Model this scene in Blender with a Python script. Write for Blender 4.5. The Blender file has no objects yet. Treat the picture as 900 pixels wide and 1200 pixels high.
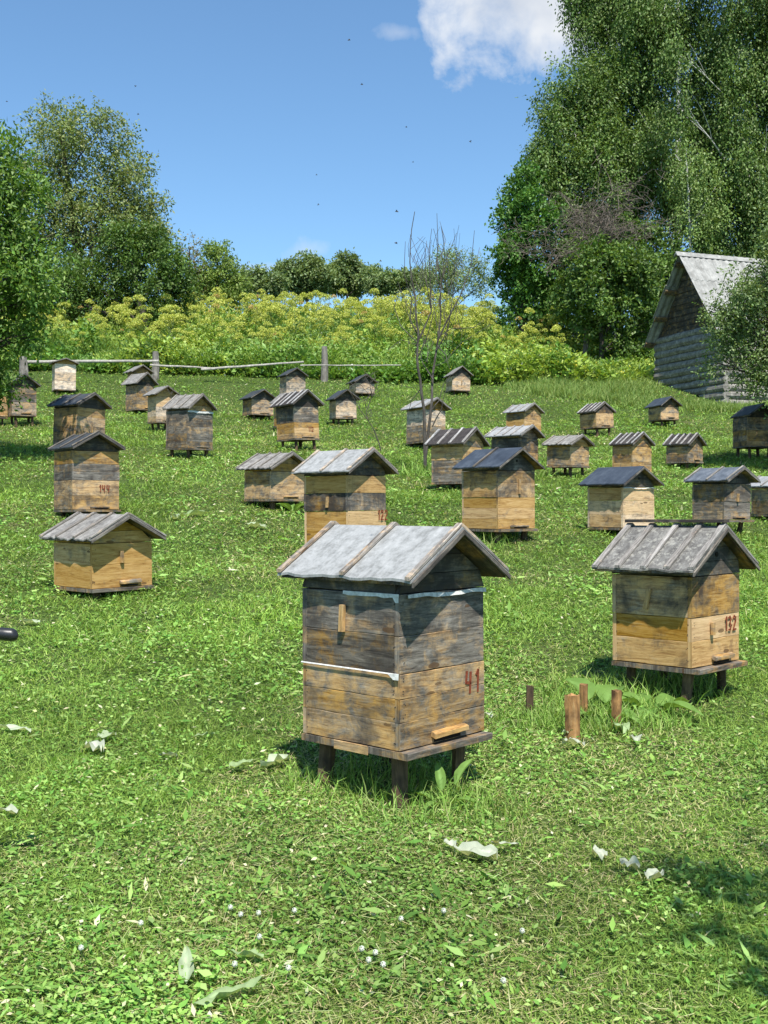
import bpy, math, random
import numpy as np
from mathutils import Vector, Matrix
random.seed(7)
RNG = np.random.default_rng(11)
scene = bpy.context.scene
COL = scene.collection
PI = math.pi
# ------------------------------------------------------------------ camera
F = 1300.0; PITCH = math.atan(10 / F); CAMZ = 1.5
cd = bpy.data.cameras.new('camera'); cam = bpy.data.objects.new('camera', cd); COL.objects.link(cam)
cam.location = (0, 0, CAMZ); cam.rotation_euler = (PI / 2 - PITCH, 0, 0)
cd.sensor_fit = 'VERTICAL'; cd.sensor_height = 36; cd.lens = F / 1200 * 36
cd.clip_start = 0.05; cd.clip_end = 5000
scene.camera = cam
FW = (0, math.cos(PITCH), -math.sin(PITCH)); UP = (0, math.sin(PITCH), math.cos(PITCH))

def ray(px, py):
    dx = (px - 450) / F; dz = (600 - py) / F
    return Vector((dx, FW[1] + dz * UP[1], FW[2] + dz * UP[2]))

def at(px, py, Y):            # point of the world that stands at depth Y
    d = ray(px, py); t = Y / d.y
    return Vector((d.x * t, Y, CAMZ + d.z * t))

# ------------------------------------------------------------------ terrain
PY = [-400, -20, 0, 4.7, 6.85, 9.1, 11, 12.6, 15, 17.5, 20, 23, 27, 31, 35, 38.5, 41, 46, 52, 58, 66, 80, 120, 400]
PZ = [-9, -.5, 0, .14, .27, .6, .84, 1.02, 1.36, 1.72, 2.1, 2.5, 3.12, 3.85, 4.75, 5.7, 6.4, 7.7, 9.1, 10.2, 11.2, 12.0, 12.4, 10]
_gy = np.arange(-400, 400, .25); _gz = np.interp(_gy, PY, PZ)
_k = np.hanning(15); _k /= _k.sum(); _gzs = np.convolve(_gz, _k, 'same'); _gzs[:8] = _gz[:8]; _gzs[-8:] = _gz[-8:]

def _hash(i, j, s):
    v = np.sin(i * 127.1 + j * 311.7 + s * 74.7) * 43758.5453
    return v - np.floor(v)

def vn(x, y, s=0):            # value noise 0..1
    x = np.asarray(x, float); y = np.asarray(y, float)
    i = np.floor(x); j = np.floor(y); a = x - i; b = y - j
    a = a * a * (3 - 2 * a); b = b * b * (3 - 2 * b)
    return (_hash(i, j, s) * (1 - a) + _hash(i + 1, j, s) * a) * (1 - b) + (_hash(i, j + 1, s) * (1 - a) + _hash(i + 1, j + 1, s) * a) * b

def ground(x, y):
    x = np.asarray(x, float); y = np.asarray(y, float)
    z = np.interp(y, _gy, _gzs)
    lat = -np.clip(x, -16, 16) * .022 * np.clip((y - 3) / 12, 0, 1)
    bump = (vn(x * .5, y * .5, 1) - .5) * .12 + (vn(x * 2.1, y * 2.1, 2) - .5) * .05
    return z + lat + bump * np.clip(y / 12, .25, 1)

def gz(x, y): return float(ground(x, y))

def hit(px, py):              # where the ray through a pixel meets the ground
    d = ray(px, py); ts = np.exp(np.linspace(math.log(1.5), math.log(150), 3000))
    zz = CAMZ + d.z * ts; g = ground(d.x * ts, d.y * ts)
    k = np.argmax(zz < g)
    t = ts[k]; return Vector((d.x * t, d.y * t, float(g[k])))

# ------------------------------------------------------------------ node materials
def newmat(name):
    m = bpy.data.materials.new(name); m.use_nodes = True
    nt = m.node_tree; nt.nodes.clear()
    return m, nt

def N(nt, t, **kw):
    n = nt.nodes.new(t)
    for k, v in kw.items():
        if k.startswith('i_'): n.inputs[k[2:].replace('_', ' ')].default_value = v
        else: setattr(n, k, v)
    return n

def noise(nt, vec, scale, detail=4, rough=.6, dist=0):
    n = N(nt, 'ShaderNodeTexNoise'); n.inputs['Scale'].default_value = scale
    n.inputs['Detail'].default_value = detail; n.inputs['Roughness'].default_value = rough
    n.inputs['Distortion'].default_value = dist
    if vec is not None: nt.links.new(vec, n.inputs['Vector'])
    return n.outputs['Fac']

def ramp(nt, fac, stops):
    n = N(nt, 'ShaderNodeValToRGB'); cr = n.color_ramp
    while len(cr.elements) > 1: cr.elements.remove(cr.elements[0])
    cr.elements[0].position = stops[0][0]; cr.elements[0].color = (*stops[0][1], 1)
    for p, c in stops[1:]:
        e = cr.elements.new(p); e.color = (*c, 1)
    nt.links.new(fac, n.inputs['Fac']); return n.outputs['Color']

def mix(nt, fac, a, b, mode='MIX'):
    n = N(nt, 'ShaderNodeMix', data_type='RGBA', blend_type=mode)
    for s, v in ((0, fac), (6, a), (7, b)):
        if isinstance(v, (int, float)): n.inputs[s].default_value = v
        elif isinstance(v, tuple): n.inputs[s].default_value = (*v, 1)
        else: nt.links.new(v, n.inputs[s])
    return n.outputs[2]

def mth(nt, op, a, b=0.0, c=None, clamp=False):
    n = N(nt, 'ShaderNodeMath', operation=op, use_clamp=clamp)
    for s, v in enumerate((a, b, c)):
        if v is None: continue
        if isinstance(v, (int, float)): n.inputs[s].default_value = v
        else: nt.links.new(v, n.inputs[s])
    return n.outputs[0]

def finish(nt, color, rough=.8, bump=None, bstr=.3, bdist=.003, spec=.3):
    p = N(nt, 'ShaderNodeBsdfPrincipled'); o = N(nt, 'ShaderNodeOutputMaterial')
    if isinstance(color, tuple): p.inputs['Base Color'].default_value = (*color, 1)
    else: nt.links.new(color, p.inputs['Base Color'])
    if isinstance(rough, (int, float)): p.inputs['Roughness'].default_value = rough
    else: nt.links.new(rough, p.inputs['Roughness'])
    p.inputs['Specular IOR Level'].default_value = spec
    if bump is not None:
        b = N(nt, 'ShaderNodeBump'); b.inputs['Strength'].default_value = bstr; b.inputs['Distance'].default_value = bdist
        nt.links.new(bump, b.inputs['Height']); nt.links.new(b.outputs[0], p.inputs['Normal'])
    nt.links.new(p.outputs[0], o.inputs[0]); return p

def uvmap(nt, sx, sy):
    t = N(nt, 'ShaderNodeTexCoord'); m = N(nt, 'ShaderNodeMapping'); m.inputs['Scale'].default_value = (sx, sy, 1)
    nt.links.new(t.outputs['UV'], m.inputs['Vector']); return m.outputs[0]

def objv(nt, sx=1, sy=1, sz=1):
    t = N(nt, 'ShaderNodeTexCoord'); i = N(nt, 'ShaderNodeObjectInfo'); a = N(nt, 'ShaderNodeVectorMath', operation='MULTIPLY_ADD')
    nt.links.new(i.outputs['Random'], a.inputs[0]); a.inputs[1].default_value = (37, 71, 53); nt.links.new(t.outputs['Object'], a.inputs[2])
    m = N(nt, 'ShaderNodeMapping'); m.inputs['Scale'].default_value = (sx, sy, sz)
    nt.links.new(a.outputs[0], m.inputs['Vector']); return m.outputs[0]

def attr(nt, name):
    a = N(nt, 'ShaderNodeAttribute', attribute_name=name); return a

def wood_mat(name):
    m, nt = newmat(name)
    a = attr(nt, 'tone'); s = N(nt, 'ShaderNodeSeparateColor'); nt.links.new(a.outputs['Color'], s.inputs[0])
    g, d, r = s.outputs[0], s.outputs[1], s.outputs[2]
    fine = noise(nt, uvmap(nt, 4.5, 55), 2.2, 7, .7, 1.0)
    ring = noise(nt, uvmap(nt, 1.3, 13), 1.5, 3, .55, 1.6)
    lo = noise(nt, objv(nt, 1, 1, 1.3), 4.2, 8, .66, .5)
    lo2 = noise(nt, objv(nt, 1, 1, 1.5), 7.0, 9, .72, .5)
    drip = noise(nt, objv(nt, 5, 5, 1.0), 2.2, 5, .7, .9)
    gr = mth(nt, 'ADD', mth(nt, 'MULTIPLY', fine, .55), mth(nt, 'MULTIPLY', ring, .45))
    gold = ramp(nt, gr, [(.30, (.12, .055, .018)), (.41, (.29, .16, .055)), (.52, (.43, .265, .105)), (.68, (.52, .35, .17))])
    grey = ramp(nt, gr, [(.30, (.016, .014, .013)), (.43, (.070, .060, .050)), (.55, (.165, .146, .123)), (.7, (.32, .29, .255))])
    fg = mth(nt, 'ADD', mth(nt, 'MULTIPLY_ADD', mth(nt, 'SUBTRACT', lo2, .5), 4.2, mth(nt, 'MULTIPLY_ADD', g, 1.25, -.05)), mth(nt, 'MULTIPLY', mth(nt, 'SUBTRACT', drip, .5), .8), clamp=True)
    c = mix(nt, fg, gold, grey)
    fo = mth(nt, 'MULTIPLY_ADD', mth(nt, 'SUBTRACT', lo, .62), 7.0, .0, clamp=True)
    c = mix(nt, mth(nt, 'MULTIPLY', fo, .55), c, (.40, .21, .08))
    fd = mth(nt, 'ADD', mth(nt, 'MULTIPLY', mth(nt, 'SUBTRACT', lo, .5), 4.2), mth(nt, 'MULTIPLY_ADD', mth(nt, 'SUBTRACT', drip, .5), .9, mth(nt, 'MULTIPLY_ADD', d, 1.25, -.12)), clamp=True)
    c = mix(nt, mth(nt, 'MULTIPLY', fd, .9), c, (.035, .031, .029))
    # per-board lightness
    hv = N(nt, 'ShaderNodeHueSaturation'); nt.links.new(c, hv.inputs['Color'])
    nt.links.new(mth(nt, 'MULTIPLY_ADD', r, .44, .86), hv.inputs['Value'])
    nt.links.new(mth(nt, 'MULTIPLY_ADD', r, -.30, 1.20), hv.inputs['Saturation'])
    c = hv.outputs[0]
    # knots and nail heads
    v = N(nt, 'ShaderNodeTexVoronoi'); nt.links.new(uvmap(nt, 3.1, 9.3), v.inputs['Vector']); v.inputs['Scale'].default_value = 1
    kn = mth(nt, 'MULTIPLY', mth(nt, 'LESS_THAN', v.outputs['Distance'], mth(nt, 'MULTIPLY', lo, .22)), .75)
    c = mix(nt, kn, c, (.09, .045, .018))
    cr = mth(nt, 'LESS_THAN', fine, .325)
    c = mix(nt, mth(nt, 'MULTIPLY', cr, .6), c, (.03, .024, .018))
    finish(nt, c, .82, gr, .55, .004, .25)
    return m

WOOD = wood_mat('weathered_wood')

def stake_mat(name, a, b, c_):
    m, nt = newmat(name)
    f = noise(nt, objv(nt, 9, 9, 1.4), 3, 5, .65, .5); f2 = noise(nt, objv(nt), 9, 3)
    c = mix(nt, mth(nt, 'MULTIPLY_ADD', mth(nt, 'SUBTRACT', f2, .5), 3, .4, clamp=True), ramp(nt, f, [(.3, a), (.55, b), (.75, c_)]), a)
    finish(nt, c, .85, f, .8, .01, .2); return m
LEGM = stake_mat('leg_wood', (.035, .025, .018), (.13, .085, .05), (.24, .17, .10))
STAKEM = stake_mat('split_stake_wood', (.07, .035, .018), (.42, .23, .09), (.55, .38, .19))
BARKM = stake_mat('bark', (.035, .03, .025), (.10, .085, .07), (.19, .17, .14))
TWIGM = stake_mat('twig_bark', (.05, .043, .036), (.11, .098, .085), (.20, .185, .165))
DEADM = stake_mat('dead_twig_bark', (.10, .08, .065), (.21, .175, .145), (.32, .27, .23))
POLEM = stake_mat('bleached_pole', (.25, .23, .20), (.45, .43, .38), (.62, .60, .55))

def birch_mat():
    m, nt = newmat('birch_bark')
    f = noise(nt, objv(nt, .6, .6, 7), 3, 4, .7, .3)
    c = ramp(nt, f, [(.36, (.03, .03, .03)), (.44, (.55, .54, .50)), (.7, (.72, .71, .68))])
    finish(nt, c, .7, f, .3, .01); return m
BIRCHM = birch_mat()

def roof_mat(name, lo, mid, hi, scale=9, streak=True, rough=.75, spec=.3, moss=0, bscale=60):
    m, nt = newmat(name)
    a = noise(nt, objv(nt), scale, 6, .7, .3)
    b = noise(nt, uvmap(nt, 30, 2.0), 1.2, 4, .6)
    g = noise(nt, objv(nt), bscale, 3, .7)
    f = mth(nt, 'ADD', mth(nt, 'MULTIPLY', a, .6), mth(nt, 'ADD', mth(nt, 'MULTIPLY', b, .22), mth(nt, 'MULTIPLY', g, .18)))
    c = ramp(nt, f, [(.36, lo), (.5, mid), (.64, hi)])
    if moss:
        q = noise(nt, objv(nt), 24, 5, .75)
        c = mix(nt, mth(nt, 'MULTIPLY', mth(nt, 'GREATER_THAN', q, .55), moss), c, (.33, .32, .28))
        q = noise(nt, objv(nt), 33, 5, .75)
        c = mix(nt, mth(nt, 'MULTIPLY', mth(nt, 'GREATER_THAN', q, .6), moss), c, (.05, .048, .045))
    finish(nt, c, rough, f, .5, .005, spec); return m
ROOFS = {
 'pale': roof_mat('pale_sheet_roof', (.15, .152, .145), (.265, .27, .265), (.36, .365, .36), 17, rough=.65),
 'light': roof_mat('light_grey_roof', (.16, .165, .165), (.26, .265, .265), (.36, .365, .365), 10),
 'black': roof_mat('black_felt_roof', (.018, .020, .023), (.036, .040, .045), (.075, .08, .085), 8, rough=.6, spec=.4),
 'navy': roof_mat('blue_black_felt_roof', (.020, .026, .036), (.038, .048, .064), (.07, .085, .105), 6, rough=.55, spec=.45),
 'blue': roof_mat('blue_grey_roof', (.045, .055, .070), (.09, .105, .125), (.18, .195, .22), 8, rough=.6, spec=.4),
 'brown': roof_mat('dark_brown_felt_roof', (.016, .014, .013), (.034, .029, .027), (.075, .067, .062), 9),
 'shingle': roof_mat('grey_weathered_roof', (.08, .075, .07), (.19, .18, .165), (.32, .31, .29), 13, moss=.25),
 'lichen': roof_mat('lichen_mottled_roof', (.06, .056, .052), (.13, .125, .115), (.24, .235, .215), 16, moss=.55),
}

def plain(name, c, rough=.6, var=.25, scale=20, spec=.3, bump=.2):
    m, nt = newmat(name)
    f = noise(nt, objv(nt), scale, 4, .65)
    cc = ramp(nt, f, [(.3, tuple(v * (1 - var) for v in c)), (.7, tuple(min(1, v * (1 + var)) for v in c))])
    finish(nt, cc, rough, f, bump, .003, spec); return m
PAINTM = plain('brown_red_paint', (.20, .045, .02), .7, .35, 90)
PLASTIC = plain('white_plastic_film', (.58, .58, .55), .5, .35, 45)
RUBBER = plain('black_rubber', (.018, .018, .02), .38, .2, 60, .5)
STEEL = plain('painted_steel_tube', (.10, .16, .11), .45, .2, 12, .5)
TRAYM = plain('galvanised_tray', (.32, .33, .34), .5, .3, 8, .5)
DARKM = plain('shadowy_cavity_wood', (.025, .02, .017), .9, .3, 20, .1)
BEEM = plain('bee_body', (.06, .035, .012), .6, .6, 300)
ROOTM = plain('flower_white', (.75, .74, .66), .7, .15, 60)

def leaf_mat(name, trans=.3, rough=.5, spec=.35):
    m, nt = newmat(name)
    a = attr(nt, 'col'); p = N(nt, 'ShaderNodeBsdfPrincipled'); t = N(nt, 'ShaderNodeBsdfTranslucent'); x = N(nt, 'ShaderNodeMixShader'); o = N(nt, 'ShaderNodeOutputMaterial')
    p.inputs['Roughness'].default_value = rough; p.inputs['Specular IOR Level'].default_value = spec
    f = noise(nt, objv(nt), 6, 2)
    c = mix(nt, mth(nt, 'MULTIPLY_ADD', f, .35, -.05), a.outputs['Color'], (.09, .13, .02))
    nt.links.new(c, p.inputs['Base Color'])
    c2 = mix(nt, 1.0, c, (1.25, 1.2, .55), 'MULTIPLY'); nt.links.new(c2, t.inputs[0])
    x.inputs[0].default_value = trans
    nt.links.new(p.outputs[0], x.inputs[1]); nt.links.new(t.outputs[0], x.inputs[2]); nt.links.new(x.outputs[0], o.inputs[0])
    return m
LEAF = leaf_mat('leaf'); GRASSM = leaf_mat('grass_blade', .30, .65, .18); PETAL = leaf_mat('flower_cluster', .2, .8, .1)

# ------------------------------------------------------------------ object helpers
def link(o, parent=None):
    COL.objects.link(o)
    if parent is not None: o.parent = parent
    return o

def tag(o, label, cat=None, group=None, kind=None):
    if label: o['label'] = label
    if cat: o['category'] = cat
    if group: o['group'] = group
    if kind: o['kind'] = kind
    return o

def empty(name, loc, rz=0, tilt=(0, 0)):
    o = bpy.data.objects.new(name, None); o.empty_display_size = .2; link(o)
    o.location = loc; o.rotation_euler = (tilt[0], tilt[1], rz); return o

class MB:
    def __init__(s): s.v = []; s.f = []; s.uv = []; s.t = []
    def quadstrip(s, rings, tone=(0, 0, .5), close=True, caps=True, uo=None, lens=None):
        # rings: list of equal-length lists of points; u runs along the rings, v around
        b = len(s.v); n = len(rings[0]); ru, rv = (random.random() * 30, random.random() * 30)
        per = [0.0]
        for i in range(n): per.append(per[-1] + (rings[0][(i + 1) % n] - rings[0][i]).length)
        us = [0.0]
        for i in range(1, len(rings)): us.append(us[-1] + (rings[i][0] - rings[i - 1][0]).length)
        for r in rings:
            for p in r: s.v.append(p); s.t.append(tone)
        m = n if close else n - 1
        for i in range(len(rings) - 1):
            for j in range(m):
                k = (j + 1) % n
                s.f.append((b + i * n + j, b + i * n + k, b + (i + 1) * n + k, b + (i + 1) * n + j))
                s.uv += [(ru + us[i], rv + per[j]), (ru + us[i], rv + per[j + 1]), (ru + us[i + 1], rv + per[j + 1]), (ru + us[i + 1], rv + per[j])]
        if caps and close:
            for r0, rev in ((0, True), (len(rings) - 1, False)):
                idx = [b + r0 * n + j for j in range(n)]
                if rev: idx = idx[::-1]
                s.f.append(tuple(idx))
                for q in idx: p = s.v[q]; s.uv.append((ru + p.z * .3, rv + p.x + p.y))
    def slab(s, o, L, H, T, tone=(0, 0, .5), seg=4, jit=.0015, ch=.002):
        """board: origin corner o, length L, height H, thickness T (vectors); chamfered, slightly uneven"""
        o, L, H, T = Vector(o), Vector(L), Vector(H), Vector(T)
        h = H.normalized(); t = T.normalized(); hl = H.length; tl = T.length; ch = min(ch, tl * .3, hl * .3)
        prof = [(ch, 0), (hl - ch, 0), (hl, ch), (hl, tl - ch), (hl - ch, tl), (ch, tl), (0, tl - ch), (0, ch)]
        rings = []
        for i in range(seg + 1):
            c = o + L * (i / seg); ja, jb, jc, jd = [random.uniform(-jit, jit) for _ in range(4)]
            rings.append([c + h * (a + (ja if a < hl / 2 else jb)) + t * (b + (jc if b < tl / 2 else jd) * .5) for a, b in prof])
        s.quadstrip(rings, tone)
    def tube(s, pts, rad, n=7, tone=(0, 0, .5), rough=0.0):
        rings = []; pts = [Vector(p) for p in pts]
        for i, p in enumerate(pts):
            d = (pts[min(i + 1, len(pts) - 1)] - pts[max(i - 1, 0)]).normalized()
            a = d.orthogonal().normalized() if i == 0 else (a - d * a.dot(d)).normalized()
            b = d.cross(a); r = rad[i] if isinstance(rad, (list, tuple)) else rad
            rings.append([p + (a * math.cos(2 * PI * k / n) + b * math.sin(2 * PI * k / n)) * r * (1 + random.uniform(-rough, rough)) for k in range(n)])
        s.quadstrip(rings, tone)
    def poly(s, pts, T, tone=(0, 0, .5)):
        """prism from a planar polygon pushed by T"""
        pts = [Vector(p) for p in pts]; T = Vector(T); b = len(s.v); n = len(pts)
        for p in pts: s.v.append(p); s.t.append(tone)
        for p in pts: s.v.append(p + T); s.t.append(tone)
        ru = random.random() * 20
        w = (pts[1] - pts[0]).normalized()
        def U(q): d = s.v[q] - pts[0]; return (ru + d.dot(w), ru + (d - w * d.dot(w)).length)
        fs = [tuple(b + i for i in range(n)), tuple(b + n + i for i in reversed(range(n)))]
        for i in range(n): fs.append((b + i, b + n + i, b + n + (i + 1) % n, b + (i + 1) % n))
        for f in fs:
            s.f.append(f); s.uv += [U(q) for q in f]
    def build(s, name, mat, parent=None, smooth=False):
        me = bpy.data.meshes.new(name); me.from_pydata([tuple(v) for v in s.v], [], s.f); me.materials.append(mat)
        uv = me.uv_layers.new(name='UVMap'); uv.data.foreach_set('uv', [c for q in s.uv for c in q])
        at_ = me.color_attributes.new('tone', 'FLOAT_COLOR', 'POINT')
        at_.data.foreach_set('color', [c for t in s.t for c in (*t, 1.0)])
        if smooth: me.polygons.foreach_set('use_smooth', [True] * len(me.polygons))
        return link(bpy.data.objects.new(name, me), parent)

def npmesh(name, V, faces, col, mat, smooth=False):
    """faces: list of (m,k) int arrays"""
    me = bpy.data.meshes.new(name); me.vertices.add(len(V)); me.vertices.foreach_set('co', np.ascontiguousarray(V, np.float32).ravel())
    flat = np.concatenate([f.ravel() for f in faces]).astype(np.int32)
    tot = np.concatenate([np.full(len(f), f.shape[1]) for f in faces]); st = np.concatenate([[0], np.cumsum(tot)[:-1]]).astype(np.int32)
    me.loops.add(len(flat)); me.loops.foreach_set('vertex_index', flat)
    me.polygons.add(len(tot)); me.polygons.foreach_set('loop_start', st)
    me.update(calc_edges=True); me.validate()
    if col is not None:
        a = me.color_attributes.new('col', 'FLOAT_COLOR', 'POINT')
        c4 = np.ones((len(V), 4), np.float32); c4[:, :3] = np.clip(np.asarray(col) * ((1.75, 1.62, 1.6) if mat is LEAF else (2.1, 1.82, 2.05) if name in ('grass', 'weed_leaves', 'tall_grass', 'long_grass') else (1.1, 1.1, 1.1)), 0, .85); a.data.foreach_set('color', c4.ravel())
    if smooth: me.polygons.foreach_set('use_smooth', [True] * len(me.polygons))
    me.materials.append(mat); return me

def nrm(a): return a / np.maximum(np.linalg.norm(a, axis=1, keepdims=True), 1e-9)
def rdir(n, r=RNG): return nrm(r.normal(size=(n, 3)))

def cards(P, D, Nn, L, W, col, fold=.15):
    """folded rhombic leaves -> V, F, C"""
    n = len(P); D = nrm(D); S = nrm(np.cross(D, Nn)); Nn = np.cross(S, D)
    L = L[:, None]; W = W[:, None]
    V = np.empty((n, 4, 3)); V[:, 0] = P; V[:, 1] = P + D * L
    m = P + D * L * .42 + Nn * W * fold
    V[:, 2] = m + S * W * .5; V[:, 3] = m - S * W * .5
    i = np.arange(n) * 4
    Fc = np.concatenate([np.stack([i, i + 2, i + 1], 1), np.stack([i, i + 1, i + 3], 1)])
    return V.reshape(-1, 3), Fc, np.repeat(col, 4, 0)

def blades(P, D, L, W, bend, col):
    """grass blades: quad + tip, bending outward"""
    n = len(P); up = np.zeros((n, 3)); up[:, 2] = 1
    a = RNG.uniform(0, 2 * PI, n); S = np.stack([np.cos(a), np.sin(a), np.zeros(n)], 1)
    D = nrm(D); L = L[:, None]; W = W[:, None]
    mid = P + D * L * .55; dd = D.copy(); dd[:, 2] *= (1 - bend); dd[:, :2] *= (1 + bend[:, None]); tip = mid + nrm(dd) * L * .45
    V = np.empty((n, 5, 3)); V[:, 0] = P + S * W * .5; V[:, 1] = P - S * W * .5; V[:, 2] = mid - S * W * .38; V[:, 3] = mid + S * W * .38; V[:, 4] = tip
    i = np.arange(n) * 5
    return V.reshape(-1, 3), [np.stack([i, i + 1, i + 2, i + 3], 1), np.stack([i + 3, i + 2, i + 4], 1)], np.repeat(col, 5, 0)

def pick(pal, n, var=.18):
    pal = np.array(pal); c = pal[RNG.integers(0, len(pal), n)]
    return np.clip(c * RNG.uniform(1 - var, 1 + var, (n, 1)) * RNG.uniform(.93, 1.07, (n, 3)), 0, 1)

# ------------------------------------------------------------------ ground sheet
def make_ground():
    def ax(lo, hi, step, far):
        a = list(np.arange(lo, hi, step)); s = step; x = hi
        while x < far: a.append(x); s *= 1.35; x += s
        s = step; x = lo - step
        b = []
        while x > -far: b.append(x); s *= 1.35; x -= s
        return np.array(b[::-1] + a)
    xs = ax(-26, 26, .3, 900); ys = ax(-3, 70, .3, 1200)
    X, Y = np.meshgrid(xs, ys); Z = ground(X, Y)
    Z = np.where(Y > 100, np.minimum(Z, 12.4), Z)
    V = np.stack([X, Y, Z], -1).reshape(-1, 3); w = len(xs)
    i = (np.arange(len(ys) - 1)[:, None] * w + np.arange(w - 1)[None]).ravel()
    m, nt = newmat('soil_and_thatch')
    t = N(nt, 'ShaderNodeTexCoord'); o = t.outputs['Object']
    a = noise(nt, o, .7, 5, .6); b = noise(nt, o, 14, 6, .75); c = noise(nt, o, 90, 3, .7)
    base = ramp(nt, mth(nt, 'ADD', mth(nt, 'MULTIPLY', b, .6), mth(nt, 'MULTIPLY', c, .4)), [(.35, (.018, .026, .008)), (.5, (.045, .075, .018)), (.68, (.12, .16, .045))])
    base = mix(nt, mth(nt, 'MULTIPLY_ADD', mth(nt, 'SUBTRACT', a, .6), 5, 0, clamp=True), base, (.11, .10, .05))
    finish(nt, base, .95, b, .6, .03, .1)
    me = npmesh('ground', V, [np.stack([i, i + 1, i + w + 1, i + w], 1)], None, m, True)
    tag(link(bpy.data.objects.new('ground', me)), None, kind='structure')
make_ground()

# ------------------------------------------------------------------ beehives
DIG = {'1': [[(.3, .8), (.55, 1), (.5, 0)]], '2': [[(.1, .78), (.35, 1), (.75, .9), (.75, .62), (.1, 0), (.85, .03)]],
       '3': [[(.1, .9), (.5, 1), (.75, .78), (.4, .55), (.8, .35), (.6, .04), (.1, .06)]], '4': [[(.2, 1), (.1, .5), (.75, .45)], [(.72, .95), (.62, 0)]],
       'N': [[(0, 0), (.1, 1), (.6, 0), (.7, 1)]], '6': [[(.7, .95), (.25, .7), (.1, .25), (.4, 0), (.75, .2), (.6, .48), (.15, .38)]],
       '5': [[(.75, 1), (.2, .97), (.15, .58), (.6, .6), (.75, .25), (.4, 0), (.1, .08)]], '0': [[(.4, 1), (.1, .6), (.2, .05), (.6, .05), (.75, .6), (.4, 1)]]}

def solve(xl, xc, xr, yg):
    g = hit(xc, yg); X, Y = g.x, g.y; kl = (xl - 450) / F; kr = (xr - 450) / F; best = None
    for i in range(20, 880):
        th = math.radians(i / 10); sR = (kr * Y - X) / (math.sin(th) - kr * math.cos(th)); sL = (X - kl * Y) / (math.cos(th) + kl * math.sin(th))
        e = abs(sR - sL)
        if best is None or e < best[0]: best = (e, th, (sR + sL) / 2)
    return X, Y, best[1], best[2]

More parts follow.
